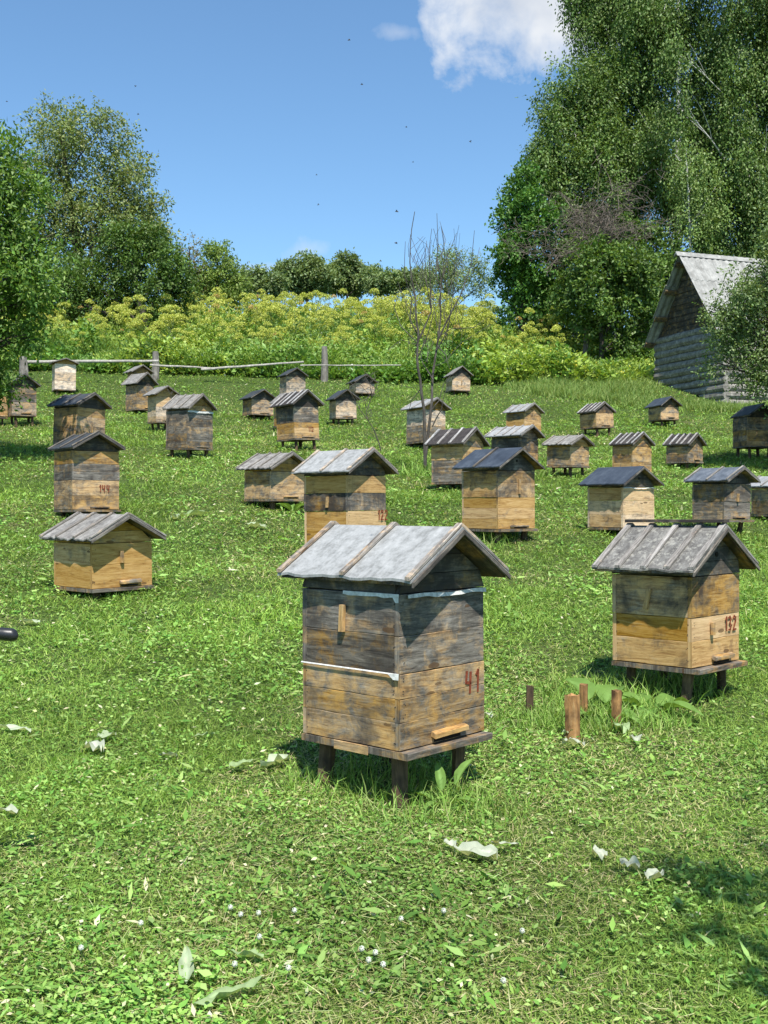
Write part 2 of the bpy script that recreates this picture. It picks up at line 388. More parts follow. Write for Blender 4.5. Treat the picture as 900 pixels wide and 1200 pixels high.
def hive(key, xl, xc, xr, yt, yb, yg, yr, rl, rr, roof, nb, secs, label, num=None, pegs=(), gab=None, bar=True, strip=None, legs=1, ridge=False, vent=False, ec=None):
    X, Y, th, s = solve(xl, xc, xr, yg)
    u = Vector((-math.cos(th), math.sin(th), 0)); v = Vector((math.sin(th), math.cos(th), 0))
    C = Vector((X, Y, 0)); ctr = C + (u + v) * s / 2; h = s / 2
    zt = at(xc, yt, Y).z; zb = at(xc, yb, Y).z; g0 = gz(ctr.x, ctr.y)
    best = None
    for a in range(2, 26):
        for b in range(2, 26):
            oe, og = a * .01, b * .01
            A = ctr - v * (h + oe) + u * (h + og); B = ctr + v * (h + oe) - u * (h + og)
            e = abs(A.x / A.y * F + 450 - rl) + abs(B.x / B.y * F + 450 - rr) + 3 * F / Y * .1 * (abs(oe - .09) + abs(og - .1))
            if ec: E_ = ctr - v * (h + oe) - u * (h + og); e += 1.5 * abs(E_.x / E_.y * F + 450 - ec)
            if best is None or e < best[0]: best = (e, oe, og)
    oe, og = best[1:]
    R = ctr - u * (h + og); zr = at(450, yr, R.y).z
    0 and print('HIVE %-5s Y=%.1f s=%.2f th=%.0f body=%.2f leg=%.2f rise=%.2f oe=%.2f og=%.2f' % (key, Y, s, math.degrees(th), zt - zb, zb - g0, zr - zt, oe, og))
    near = Y < 20
    tl = .012 if near else .028; root = empty('beehive', (ctr.x, ctr.y, g0), PI / 2 - th, (random.uniform(-tl, tl), random.uniform(-tl, tl)) if key != 'G41' else (0, 0))
    tag(root, label, 'beehive', 'wooden beehives standing about the sloping meadow')
    zt -= g0; zb -= g0 - .028; zr -= g0
    seg = 6 if near else 2; TH = .028
    # ---- stacked box sections made of boards
    z = zt; H = zt - zb
    for si, sc_ in enumerate(secs):
        fr, gy, dk = sc_[:3]; bo = sc_[3] if len(sc_) > 3 else 0
        z1 = z - H * fr; mb = MB(); n = max(1, round(H * fr / (.13 if si % 2 else .17)))
        jx, jy = (random.uniform(-.004, .004), random.uniform(-.004, .004)) if si else (0, 0)
        e = h - random.uniform(0, .004)
        cuts = [z1 + (z - z1) * k / n + (random.uniform(-.012, .012) if 0 < k < n else 0) for k in range(n + 1)]
        for k in range(n):
            a, b = cuts[k] + (.002 if k == 0 and si else .0005), cuts[k + 1] - (.002 if k == n - 1 else .0005)
            def tn(q=0): return (gy + random.uniform(-.2, .2) - (.15 if gy < .1 else 0), dk + random.uniform(-.15, .12) - (.1 if dk < .06 else 0), random.random() + bo)
            for y0, sg in ((-e, 1), (e, -1)):
                t_ = tn(); mb.slab((-e + jx, y0 + jy, a), (2 * e, 0, 0), (0, 0, b - a), (0, sg * TH, 0), (t_[0], t_[1] - .08, t_[2] + .3), seg)
            if Y < 15:      # nail heads near the corners
                for q_ in ((-e + .03), (e - .03), -e + .03):
                    for zz_ in (a + (b - a) * .25, a + (b - a) * .75):
                        for face in (0, 1):
                            w_, z_ = q_ + random.uniform(-.008, .008), zz_ + random.uniform(-.01, .01)
                            P_ = [(w_ + .0032 * math.cos(t_), -e + jy - .0006, z_ + .0032 * math.sin(t_)) if face == 0 else (-e + jx - .0006, w_ + .0032 * math.cos(t_), z_ + .0032 * math.sin(t_)) for t_ in np.linspace(0, 2 * PI, 7)[:-1]]
                            mb.poly(P_, (0, .002, 0) if face == 0 else (.002, 0, 0), (1, 1.6, 0))
            for x0, sg in ((-e, 1), (e, -1)):
                mb.slab((x0 + jx, -e + TH + .001 + jy, a), (0, 2 * e - 2 * TH - .002, 0), (0, 0, b - a), (sg * TH, 0, 0), tn(), seg)
        mb.build('box_section', WOOD, root); z = z1
        if si < len(secs) - 1: pass
    # ---- inner lid closing the box
    mb = MB(); mb.slab((-h + TH + .004, -h + TH + .004, zt - .05), (2 * h - 2 * TH - .008, 0, 0), (0, 2 * h - 2 * TH - .008, 0), (0, 0, .02), (.5, .6, .3), 1); mb.build('inner_lid', WOOD, root)
    # ---- floor with the alighting lip in front
    mb = MB(); lip = .05 if key in ('G41', 'G132', 'W', 'AE', 'B') else .018
    mb.slab((-h - .002, -h - lip, zb - .032), (2 * h + .004, 0, 0), (0, 2 * h + lip + .004, 0), (0, 0, .029), (.75, .15, .4), seg); mb.build('floor_board', WOOD, root)
    if bar:
        kind = 0 if key in ('G41', 'G132', 'A') else random.choice((0, 1, 2, 2)); w = s * random.uniform(.34, .44); x0 = s * random.uniform(-.04, .06)
        mb = MB(); tb = (random.uniform(.15, .8), random.uniform(-.2, .25), random.uniform(.3, .8))
        if kind == 0: mb.slab((x0 - w / 2 + .05, -h - .030, zb + .026), (w, 0, random.uniform(-.004, .010)), (0, 0, .022), (0, .028, .010), tb, seg)
        elif kind == 1: mb.slab((-h + .01, -h - .020, zb + .02), (2 * h - .02, 0, 0), (0, 0, .026), (0, .019, 0), (.1, -.2, 1.2), seg)
        else: mb.slab((x0 - w / 2, -h - .012, zb + .024), (w * 1.2, 0, 0), (0, 0, .014), (0, .0115, 0), tb, seg)
        mb.build('entrance_bar', WOOD, root)
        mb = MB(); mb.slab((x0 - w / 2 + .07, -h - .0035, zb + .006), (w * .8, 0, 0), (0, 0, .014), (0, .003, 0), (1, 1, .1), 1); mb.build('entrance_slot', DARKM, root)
    # ---- legs
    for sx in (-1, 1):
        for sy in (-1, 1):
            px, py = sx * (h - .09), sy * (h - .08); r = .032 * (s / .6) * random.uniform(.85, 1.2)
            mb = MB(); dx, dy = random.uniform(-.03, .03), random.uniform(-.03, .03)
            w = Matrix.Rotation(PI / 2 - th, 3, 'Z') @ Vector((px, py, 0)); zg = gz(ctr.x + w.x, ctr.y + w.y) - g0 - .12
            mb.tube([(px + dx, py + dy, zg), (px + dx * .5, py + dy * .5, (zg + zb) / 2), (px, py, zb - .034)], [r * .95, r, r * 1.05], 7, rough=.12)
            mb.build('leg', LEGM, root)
    # ---- gables and roof
    dz_ = .06 if key == 'G41' else .035; sl = (zr - zt - dz_) / (h + oe); rise = zr - zt - .006; hs = dz_ + sl * oe - .03
    gy_, dk_ = gab if gab else (.7, .45); dk_ += .22 if gy_ > .3 else 0
    for yy in (-h, h - .022):
        mb = MB(); n = 2 if rise < .25 else 3
        for k in range(n):
            a, b = k / n, (k + 1) / n
            za, zb_ = zt + .004 + (rise - .03) * a, zt + .001 + (rise - .03) * b; wa, wb = [min(h, max(0, (zr - .03 - q_) / sl)) for q_ in (za, zb_)]
            tn = (max(0, min(1, gy_ + random.uniform(-.15, .15))), max(0, min(1.1, dk_ + random.uniform(-.12, .12))), random.random())
            pts = [(-wa, yy, za), (wa, yy, za), (wb, yy, zb_), (-wb, yy, zb_)] if wb > .01 else [(-wa, yy, za), (wa, yy, za), (0, yy, zb_)]
            mb.poly(pts, (0, .022, 0), tn)
        gb = mb.build('gable', WOOD, root)
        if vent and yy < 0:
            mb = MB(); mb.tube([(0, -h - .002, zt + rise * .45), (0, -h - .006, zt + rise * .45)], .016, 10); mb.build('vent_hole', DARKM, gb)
    for sg in (-1, 1):       # rim board between the box and the eaves
        mb = MB(); mb.slab((sg * h, -h + .024, zt + .003), (0, 2 * h - .048, 0), (0, 0, max(.012, hs - .004)), (-sg * .022, 0, 0), (gy_, min(1, dk_ + .1), random.random()), seg); mb.build('rim_board', WOOD, root)
    t = .014 if near else .018
    nl = math.hypot(1, sl); ex = h + oe
    def rp(x, y, up=0): # point on the roof plane, up = height above it
        return Vector((x + (1 if x > 0 else -1) * 0, y, zr - abs(x) * sl + up * nl))
    # boarding under the sheets
    for sg in (-1, 1):
        mb = MB(); m = 3
        for k in range(m):
            y0 = -h - og + .012 + (2 * h + 2 * og - .024) * k / m; y1 = y0 + (2 * h + 2 * og - .024) / m - .003
            A = Vector((0, y0, zr - .022)); B = Vector((sg * (ex - .012), y0, zr - .022 - (ex - .012) * sl))
            mb.slab(A, B - A, (0, y1 - y0, 0), (0, 0, .016), (.55, .55, random.random()), 2)
        mb.build('roof_boarding', WOOD, root)
    rf = None; mat = ROOFS[roof]
    mb = MB(); ny = 14 if near else 5; nx = 6 if near else 2
    for sg in (-1, 1):
        rings = []
        for i in range(ny + 1):
            y = -h - og + (2 * h + 2 * og) * i / ny; top = []; bot = []
            wob = random.uniform(-.0022, .0022); exx = ex + random.uniform(-.007, .007)
            for j in range(nx + 1):
                x = exx * j / nx; lift = .0015 * math.sin(i * 1.7 + j) * (j / nx)
                if roof in ('shingle',): lift += .006 * ((i % 2) * 2 - 1) * (j / nx)
                zz = zr - x * sl + lift + (wob if j == nx else 0)
                top.append(Vector((sg * x, y, zz + t * nl * .6))); bot.append(Vector((sg * x, y, zz - .002)))
            rings.append(top + bot[::-1] if sg > 0 else (top + bot[::-1]))
        mb.quadstrip(rings, (0, 0, .5))
    rf = mb.build('roof', mat, root)
    # ---- battens over the joints and rake boards at the ends
    bh = .016; bw = .03 * (s / .6) * (1.0 if near else 1.25)
    bt = {'black': (1.1, .2, .7), 'navy': (1.1, .3, .3), 'blue': (1.1, -.1, 1.6), 'brown': (1.1, -.3, 3.0), 'light': (1.0, -.3, 2.4), 'pale': (.75, -.3, 1.7), 'lichen': (1.15, -.2, 1.9), 'shingle': (1.1, -.1, 1.5)}[roof]
    if roof in ('lichen', 'brown'): bw *= 1.35
    for k in range(nb):
        y = 0 if nb == 1 else -h - og + .002 + (2 * h + 2 * og - bw - .004) * k / (nb - 1)
        y += random.uniform(-.02, .02) if 0 < k < nb - 1 else 0
        for sg in (-1, 1):
            mb = MB(); e2 = ex + random.uniform(-.005, .012)
            A = Vector((sg * .004, y, zr + t * nl * .6 + .0015)); B = Vector((sg * e2, y + random.uniform(-.006, .006), zr - e2 * sl + t * nl * .6 + .0035))
            mb.slab(A, B - A, (0, bw, 0), (0, 0, bh), (bt[0], bt[1], bt[2] * random.uniform(.8, 1.15)), 3); mb.build('batten', WOOD, rf)
    for sg in (-1, 1):      # rake board under the roof edge at the gable end
        mb = MB(); e2 = ex - .004
        A = Vector((sg * .002, -h - og - .012, zr - .026)); B = Vector((sg * e2, -h - og - .012, zr - .026 - e2 * sl))
        mb.slab(A, B - A, (0, .012, 0), (0, 0, .024), (1.3, .45 if roof in ('black', 'navy', 'brown', 'pale') else .25, .8), 4); mb.build('rake_board', WOOD, rf)
    if ridge:
        mb = MB(); mb.slab((-.03, -h - og, zr + t + .016), (0, 2 * h + 2 * og, 0), (.06, 0, 0), (0, 0, .02), (.9, .7, .2), 6); mb.build('ridge_board', WOOD, rf)
    # ---- extras
    for (face, a, zf, ln, tilt) in pegs:   # a: 0..1 across the face, zf: 0..1 up the body
        zz = zb + H * zf; mb = MB()
        if face == 'f': o = Vector((-h + s * a, -h - .022, zz)); d = Vector((math.sin(tilt) * ln, 0, math.cos(tilt) * ln)); mb.slab(o, d, (.028, 0, 0), (0, .020, 0), (.25, .05, .7), 2)
        else: o = Vector((-h - .022, h - s * a, zz)); d = Vector((0, -math.sin(tilt) * ln, math.cos(tilt) * ln)); mb.slab(o, d, (0, -.028, 0), (.020, 0, 0), (.0, .0, .8), 2)
        mb.build('peg', WOOD, root)
    if strip:
        w0, hh = strip; mb = MB(); rings = []
        for i in range(25):
            q = i / 24; x = -h + .0 + (2 * h) * (w0 + (1 - w0) * q); lo = hh * (.6 + .5 * vn(q * 9, 3.3, 5)) ; off = -.006 - .007 * float(vn(q * 14, 1.2, 6))
            zz = zt - .004 + .004 * math.sin(q * 9)
            rings.append([Vector((x, -h + off, zz)), Vector((x, -h + off - .004, zz - float(lo))), Vector((x, -h + off + .001, zz - float(lo))), Vector((x, -h + off + .003, zz))])
        mb.quadstrip(rings); mb.build('plastic_strip', PLASTIC, root)
        if key == 'G41':
            for sec_z, y0, y1, hh2 in ((zt - .002, -h, h * .1, .012), (zt - H * secs[0][0], -h, h, .001)):
                mb = MB(); rings = []
                for i in range(21):
                    q = i / 20; y = y0 + (y1 - y0) * q; lo = float(hh2 * (.5 + 1.2 * vn(q * 8, 8.3, 5)))
                    if q < .06: lo += .022
                    rings.append([Vector((-h - .006, y, sec_z + .003)), Vector((-h - .008, y, sec_z - lo)), Vector((-h - .006, y, sec_z - lo)), Vector((-h - .004, y, sec_z + .004))])
                mb.quadstrip(rings); mb.build('plastic_strip', PLASTIC, root)
            mb = MB(); mb.slab((-h - .010, h * .28, zb - .040), (0, -s * .34, 0), (0, 0, .040), (.006, 0, 0), (.1, 0, .9), 2); mb.build('patch_board', WOOD, root)
    if num:
        txt, a, zf, sz = num; mb = MB(); x = -h + s * a
        for chh in txt:
            for st in DIG[chh]:
                for (p, q) in zip(st[:-1], st[1:]):
                    A = Vector((x + p[0] * sz * .55, -h - .0045, zb + H * zf + p[1] * sz)); B = Vector((x + q[0] * sz * .55, -h - .0045, zb + H * zf + q[1] * sz))
                    d = (B - A).normalized(); nn = Vector((-d.z, 0, d.x)) * sz * .075
                    mb.poly([A - nn - d * sz * .03, B - nn * .8 + d * sz * .03, B + nn * .8 + d * sz * .03, A + nn - d * sz * .03], (0, .002, 0))
            x += sz * (.66 if chh != '1' else .5)
        mb.build('painted_number', PAINTM, root)
    return root, s, zt, zb, zr

HV = [
 # key, xl,xc,xr, ytop,ybot,yground, yridge, roofL, roofR, roof, battens, sections(from the top: share, grey, dark), label, options
 ('G41', 354, 468, 567, 697, 889, 958, 620, 332, 597, 'pale', 3, [(.51, .75, .30), (.49, .5, .16)], 'nearest beehive, grey upper box over stained yellow box numbered 41, whitish sheet roof', dict(ec=482, num=('41', .76, .285, .10), strip=(.08, .022), pegs=[('l', .42, .73, .12, .06)], gab=(.75, .55))),
 ('G132', 718, 811.7, 868, 677, 790, 836, 619, 691, 880, 'lichen', 5, [(.45, .25, .22), (.55, .0, .02)], 'beehive numbered 132 on stilts behind the cut stakes, mottled roof with pale battens', dict(ec=813, num=('132', .66, .36, .085), pegs=[('f', .36, .34, .075, 0), ('l', .42, .62, .13, .22)], ridge=True, vent=True, gab=(.95, .25))),
 ('A', 62.7, 108, 178.7, 637, 694, 708, 604, 49, 199, 'shingle', 4, [(1, .03, .0)], 'low single-box yellow beehive in the left foreground with grey battened roof', dict(ec=107, gab=(.0, .05), pegs=[('f', .45, .55, .10, 0)])),
 ('B', 63, 85, 140, 528, 600, 612, 507, 56, 152.5, 'black', 3, [(.22, .35, .1), (.28, .85, .35), (.5, .35, .35)], 'dark grey and brown beehive numbered 144 standing just behind the low yellow one', dict(ec=85, num=('144', .55, .3, .09), vent=False, gab=(.9, .6))),
 ('C', 62, 90, 123, 477, 522, 533, 461, 56.5, 131, 'black', 3, [(.5, .15, .15), (.5, .5, .2)], 'brown beehive with black roof just behind the one numbered 144', dict(bar=False, gab=(.9, .5), pegs=[('f', .5, .3, .2, 0)])),
 ('D', 61, 64, 89, 426, 457, 463, 419.5, 57, 92, 'shingle', 0, [(.33, .15, -.1, 1.3), (.33, .2, -.1, 1.3), (.34, .15, -.1, 1.2)], 'pale cream beehive at the far left by the horizontal white fence pole', dict(gab=(.1, 0), bar=False)),
 ('E', 9, 14, 43, 453, 487, 502, 438, 2, 47, 'black', 0, [(.25, .7, .2), (.3, .9, .6), (.45, .5, .15)], 'dark beehive shaded under the leafy tree at the left edge', dict(gab=(.9, .6))),
 ('F', -24, -14, 9, 462, 489, 502, 446, -30, 14, 'black', 0, [(1, .1, .1)], 'golden beehive cut off by the left edge beneath the leafy tree', dict(gab=(.5, .4))),
 ('G', 147.5, 161, 181, 451, 480, 486, 437, 144, 191, 'shingle', 2, [(.5, .55, .1), (.5, .5, .1)], 'weathered grey-brown beehive at the left of the back left cluster', dict(gab=(.8, .3))),
 ('H', 149, 156, 176, 437, 468, 478, 427.5, 145, 182, 'shingle', 0, [(1, .3, .1)], 'rearmost beehive of the back left cluster, mostly hidden with a light gable', dict(gab=(.3, .1), bar=False)),
 ('I', 173, 183, 207, 464, 495, 507, 452, 171, 215, 'shingle', 0, [(.4, .1, .0, .8), (.6, .35, .05, .8)], 'light brown tan-roofed beehive in the middle of the back left cluster', dict(gab=(.05, 0))),
 ('J', 194, 219.5, 249, 480, 526, 539, 462, 189, 254, 'shingle', 4, [(.42, .85, .42), (.58, .8, .25)], 'dark grey beehive, white strip under its gable, front of back left cluster', dict(gab=(.3, .2), strip=(.0, .05))),
 ('K', 284, 295, 320.5, 468, 486, 493, 456, 279.5, 324, 'black', 0, [(1, .5, .15)], 'small low dark-sided beehive left of the stilted one numbered 112', dict(gab=(.9, .5))),
 ('K2', 320.5, 329, 346, 474, 500, 508, 460, 316, 352, 'shingle', 0, [(1, .2, .0)], 'beehive hidden behind the stilted one numbered 112, only its pale left side showing', dict(gab=(.4, .2), bar=False)),
 ('L', 327.5, 335.5, 358, 441, 462, 470, 430.7, 324, 361, 'black', 0, [(1, .45, .1, .8)], 'small beehive by the grey fence post in the middle of the far row', dict(gab=(.9, .5))),
 ('M', 325, 346, 375, 476, 515, 529, 458, 316, 379, 'brown', 5, [(.5, .8, .45), (.5, .1, .0)], 'beehive numbered 112 on stilts, dark upper box over golden one, white-striped roof', dict(ec=345, num=('112', .55, .22, .09), gab=(.8, .4))),
 ('N', 386, 394, 418, 469, 490, 499, 456, 384, 424, 'black', 0, [(1, .45, .05, .8)], 'small pale-fronted beehive just right of the one numbered 112', dict(gab=(.9, .5))),
 ('O', 409, 417, 439, 449, 461, 468, 438.5, 405, 442, 'black', 0, [(1, .35, .05, .8)], 'small beehive in the far row, upper right neighbour of a pale-fronted one', dict(gab=(.9, .5), bar=False)),
 ('P', 286, 317, 358, 552, 587, 601, 531, 276, 368, 'shingle', 4, [(1, .3, .05)], 'low wide grey-roofed beehive partly hidden left of the one numbered 122', dict(ec=317, gab=(.05, 0))),
 ('Q', 357, 408.5, 453, 557, 646, 666, 527, 345, 467.5, 'pale', 3, [(.24, .0, .12), (.25, .7, .75), (.51, .0, .0)], 'three-tier beehive numbered 122 with a black band, right behind the nearest hive', dict(ec=409, num=('122', .76, .38, .10), pegs=[('l', .52, .56, .11, .08)], gab=(.7, .4))),
 ('R', 522.7, 530, 551, 441, 458, 464, 429, 519, 552, 'shingle', 0, [(1, .3, .05, .8)], 'small lone beehive highest up the slope against the yellow flowering herbs', dict(gab=(.85, .5), bar=False, pegs=[('f', .5, .4, .12, 0)])),
 ('S', 476, 496, 522, 480, 519, 528, 467, 469, 525, 'light', 3, [(.5, .5, -.1, 1.3), (.5, .7, .0)], 'whitish and grey two-tier beehive directly behind the bare sapling', dict(gab=(.1, .0), bar=False)),
 ('T', 505, 543, 567, 523, 567, 577, 502, 497, 571, 'brown', 4, [(.38, .1, .0), (.62, .75, .05)], 'beehive with dark brown roof crossed by pale battens, left behind the navy-roofed one', dict(ec=543, gab=(.3, .1))),
 ('U', 593, 614.7, 634, 484, 506, 514, 473, 589, 638, 'light', 4, [(.35, .5, .2), (.65, .0, .0)], 'orange-brown beehive with striped grey roof behind the pale battened roof', dict(gab=(.1, .05), bar=False)),
 ('V', 575.5, 609, 630.7, 513, 548, 560, 499, 568, 639, 'light', 5, [(.5, .8, .5), (.5, .2, .2)], 'beehive with pale battened roof hidden behind the navy-roofed one', dict(gab=(.4, .2))),
 ('W', 541, 583.5, 626.7, 551, 623, 642, 525, 530, 639, 'navy', 1, [(.46, .3, .42), (.54, .0, .0)], 'navy-roofed beehive with dark upper box and bright yellow lower box in the middle', dict(ec=585, gab=(.95, .3), vent=True, pegs=[('f', .54, .6, .17, 0)])),
 ('X', 640.5, 669, 690, 523, 547, 561, 510, 635.5, 696.5, 'shingle', 3, [(1, .45, .0)], 'low grey-roofed beehive on thin stilts right of the navy-roofed one', dict(gab=(.05, .0), bar=False)),
 ('Y', 680, 699.5, 719.5, 484, 501, 512, 472, 676.5, 722, 'brown', 5, [(1, .12, .15)], 'small white-striped dark-roof beehive farthest up the right slope', dict(gab=(.6, .5))),
 ('Z', 760, 774.7, 795.5, 477, 492, 502, 465, 756.5, 800.5, 'navy', 0, [(1, .35, .1)], 'small plain dark-roofed beehive farthest up on the right, below the barn corner', dict(gab=(.6, .4))),
 ('AA', 717, 741, 763.5, 523, 556, 565, 507.5, 713, 767, 'brown', 5, [(.6, .25, .05), (.4, .1, .0)], 'light brown beehive with a striped roof standing behind the plain dark-roofed hive', dict(ec=741, gab=(.3, .2))),
 ('AB', 780.5, 806, 823.5, 523, 542, 551, 508.5, 776, 828, 'brown', 5, [(1, .55, .1)], 'low grey beehive with white-striped black roof, behind the weathered blue-grey roofed one', dict(ec=807, gab=(.4, .2))),
 ('AC', 858, 875.5, 908, 489, 524, 540, 473, 855, 912, 'black', 0, [(.45, .6, .5), (.55, .2, .35)], 'dark beehive in tree shade at the right edge', dict(gab=(.9, .7), bar=False)),
 ('AD', 688.5, 730, 767, 571, 621, 633, 547, 677, 776, 'navy', 0, [(.33, .0, .0, .5), (.67, .1, .0, .6)], 'pale-fronted beehive with a plain dark felt roof behind the one numbered 132', dict(ec=731, gab=(.95, .2), vent=True, bar=False, strip=(0, .012))),
 ('AE', 811, 849, 880, 567, 612, 629, 548, 808, 891, 'blue', 3, [(.5, .75, .25), (.5, .8, .05)], 'weathered grey beehive with blue-grey roof and yellow landing board at the right', dict(ec=852, gab=(.9, .5), vent=True, pegs=[('f', .45, .5, .10, 0)])),
 ('AF', 880, 905, 936, 573, 605, 614, 558, 874, 944, 'light', 3, [(1, .45, .0)], 'brown beehive cut off by the right edge next to the blue-grey roofed one', dict(gab=(.2, .1))),
]
HR = {}
for h_ in HV: HR[h_[0]] = hive(*h_[:14], **h_[14])

# ------------------------------------------------------------------ foliage generators
def limb(mb, a, b, r0, r1, n=6, sag=0.0, wob=.06, sides=6):
    a, b = Vector(a), Vector(b); L = (b - a).length; pts = []; rad = []
    o = Vector((random.uniform(-1, 1), random.uniform(-1, 1), 0)) * wob * L
    for i in range(n + 1):
        t = i / n; p = a.lerp(b, t) + o * math.sin(PI * t) + Vector((0, 0, sag * L * math.sin(PI * t)))
        pts.append(p); rad.append(r0 + (r1 - r0) * t)
    mb.tube(pts, rad, sides); return pts

def tree(name, label, cat, base, lobes, pal, leaf=(.10, .055), dens=900, droop=0.0, trunk_r=.14, bark=None, shell=.55, group=None, strand=.35, trunk_to=None, updir=.15, core=True, lean=None, twig=True):
    """base (x, y); lobes: list of (centre Vector, radius). Leaves hang on short strands inside every lobe."""
    bx, by = base; bz = gz(bx, by); root = empty(name, (bx, by, bz)); O = Vector((bx, by, bz))
    tag(root, label, cat, group)
    top = max(lobes, key=lambda l: l[0].z + l[1] * .3)
    tops = trunk_to if trunk_to else top[0]
    mb = MB(); tp = limb(mb, Vector((0, 0, -.2)), tops - O, trunk_r, trunk_r * .2, 12, 0, .03, 8)
    for c, r in lobes:
        q = c - O; zz = q.z - r * .9 - (q.xy - tp[5].xy).length * .5
        k = min(range(len(tp)), key=lambda i: abs(tp[i].z - max(zz, tp[2].z))); st = tp[k]
        lr = max(.02, trunk_r * .38 * (1 - k / 16)); lp = limb(mb, st, q, lr, lr * .3, 6, .06, .07, 5)
        for _ in range(5 if twig else 0):
            e = q + Vector((random.gauss(0, 1), random.gauss(0, 1), random.gauss(.25, 1))).normalized() * r * random.uniform(.6, .95)
            limb(mb, lp[random.choice((3, 4, 5))], e, lr * .35, .008, 4, .03, .08, 4)
    mb.build('trunk', bark or BARKM, root)
    Vs, Fs, Cs = [], [], []; off = 0
    for c, r in lobes:
        ns = max(6, int(dens * r * r / 9)); q = np.array(c - O)
        # sub-clumps, so that the lobe outline is broken
        nk = max(5, int(7 + r * 5)); kc = rdir(nk) * r * RNG.uniform(.35, 1.0, (nk, 1)) ** .7; kc[:, 2] *= .85; kr = r * RNG.uniform(.22, .42, nk)
        w = RNG.integers(0, nk, ns); d = rdir(ns); p = kc[w] + d * (kr[w, None] * RNG.uniform(.3, 1, (ns, 1)) ** .4)
        if droop > .4: p = p * np.array([.88, .88, 1.4])
        m = 9; t = np.tile((np.arange(m) + .5) / m, ns)
        sd = nrm(d * .6 + rdir(ns) * .7 + np.array([0, 0, updir])) * (1 - droop) + np.array([0, 0, -1.0]) * droop
        sl = strand * RNG.uniform(.5, 1.3, ns)
        P = np.repeat(p, m, 0) + np.repeat(nrm(sd) * sl[:, None], m, 0) * t[:, None]
        P[:, 2] -= .25 * strand * t * t * (1 + droop); P += RNG.normal(0, .05 * (leaf[0] / .1), P.shape) + q
        n = len(P); D = nrm(rdir(n) + np.repeat(nrm(sd), m, 0) * .9 + np.array([0, 0, -.25 - .6 * droop])); Nn = nrm(rdir(n) * .7 + np.repeat(d, m, 0) * .5 + np.array([0, 0, .5]))
        tint = np.repeat(RNG.uniform(.82, 1.2, (nk, 1)), 1, 1)[w]
        col = pick(pal, n) * np.repeat(tint, m, 0)
        L = leaf[0] * RNG.uniform(.6, 1.35, n); W = leaf[1] * RNG.uniform(.7, 1.3, n)
        V, Fc, Cc = cards(P, D, Nn, L, W, np.clip(col, 0, 1)); Vs.append(V); Fs.append(Fc + off); Cs.append(Cc); off += len(V)
    me = npmesh('crown', np.concatenate(Vs), [np.concatenate(Fs)], np.concatenate(Cs), LEAF)
    link(bpy.data.objects.new('crown', me), root); print('TREE', name, off // 4)
    return root

def plobes(spec, Y, fz=1.0, dj=.6):
    out = []
    for s in spec:
        px, py, r = s[:3]; dy = s[3] if len(s) > 3 else random.uniform(-dj, dj) * (r / F * Y)
        out.append((at(px, py, Y + dy), r / F * (Y + dy) * fz))
    return out
G_WILLOW = [(.11, .16, .05), (.14, .19, .065), (.085, .13, .035), (.18, .21, .09)]
G_DARK = [(.045, .09, .018), (.06, .12, .025), (.08, .14, .03)]
G_BRIGHT = [(.06, .13, .018), (.085, .165, .024), (.04, .095, .014), (.12, .20, .045)]
G_BIRCH = [(.062, .118, .026), (.085, .15, .036), (.05, .10, .02), (.115, .175, .055)]
G_FAR = [(.11, .165, .065), (.14, .20, .08), (.09, .14, .055)]
G_PALE = [(.13, .19, .07), (.16, .22, .09), (.10, .16, .06)]
G_APPLE = [(.08, .14, .045), (.11, .17, .06), (.055, .10, .03), (.14, .20, .08)]

tree('leafy_tree', 'bright green leafy tree leaning in at the left edge, nearest of the left trees', 'tree', (-9.6, 19.5),
     plobes([(-25, 195, 48), (8, 185, 26), (12, 250, 50), (42, 280, 30), (25, 320, 46), (-5, 380, 52), (-30, 300, 85), (30, 225, 28), (-70, 420, 80), (-2, 405, 28), (44, 350, 22), (-10, 455, 30), (-90, 250, 90), (-8, 452, 14), (34, 395, 18), (-60, 150, 50)], 19.5), G_BRIGHT, (.10, .045), 3900, .12, .16, strand=.30)
tree('willow_tree', 'tall airy grey-green tree with rounded crown behind the leafy left tree', 'tree', (at(105, 395, 50).x, 50),
     plobes([(70, 150, 32), (115, 160, 36), (60, 185, 45), (105, 205, 50), (150, 215, 36), (168, 248, 30), (130, 262, 55), (80, 265, 55), (45, 240, 45), (160, 285, 38), (30, 300, 45), (190, 235, 8), (182, 268, 12)], 50), G_WILLOW, (.15, .075), 1350, .1, .3, strand=.6)
tree('willow_shrub', 'dark green bushy tree below and right of the airy left tree', 'tree', (at(175, 395, 47).x, 47),
     plobes([(170, 305, 42), (205, 312, 26), (140, 330, 40), (95, 330, 40), (190, 345, 36), (215, 340, 18), (60, 345, 40), (25, 350, 40), (150, 290, 30)], 47), G_DARK, (.14, .08), 2200, .05, .2, strand=.4)
tree('birch_sapling', 'small pointed green tree on the skyline right of the dark bushy tree', 'tree', (at(255, 395, 58).x, 58),
     plobes([(255, 292, 12), (252, 310, 20), (235, 320, 18), (275, 325, 18), (262, 335, 24), (240, 338, 20), (275, 350, 18)], 58), [(.11, .18, .04), (.14, .21, .05)], (.14, .08), 2600, .3, .1, strand=.4)
tree('rowan_tree', 'thin reddish-brown tinged tree between the dark bushy tree and the pointed one', 'tree', (at(222, 395, 57).x, 57),
     plobes([(222, 290, 16), (215, 310, 20), (232, 312, 14), (225, 335, 22)], 57), [(.13, .12, .05), (.16, .13, .07), (.09, .12, .04)], (.13, .06), 900, .1, .1, strand=.4)
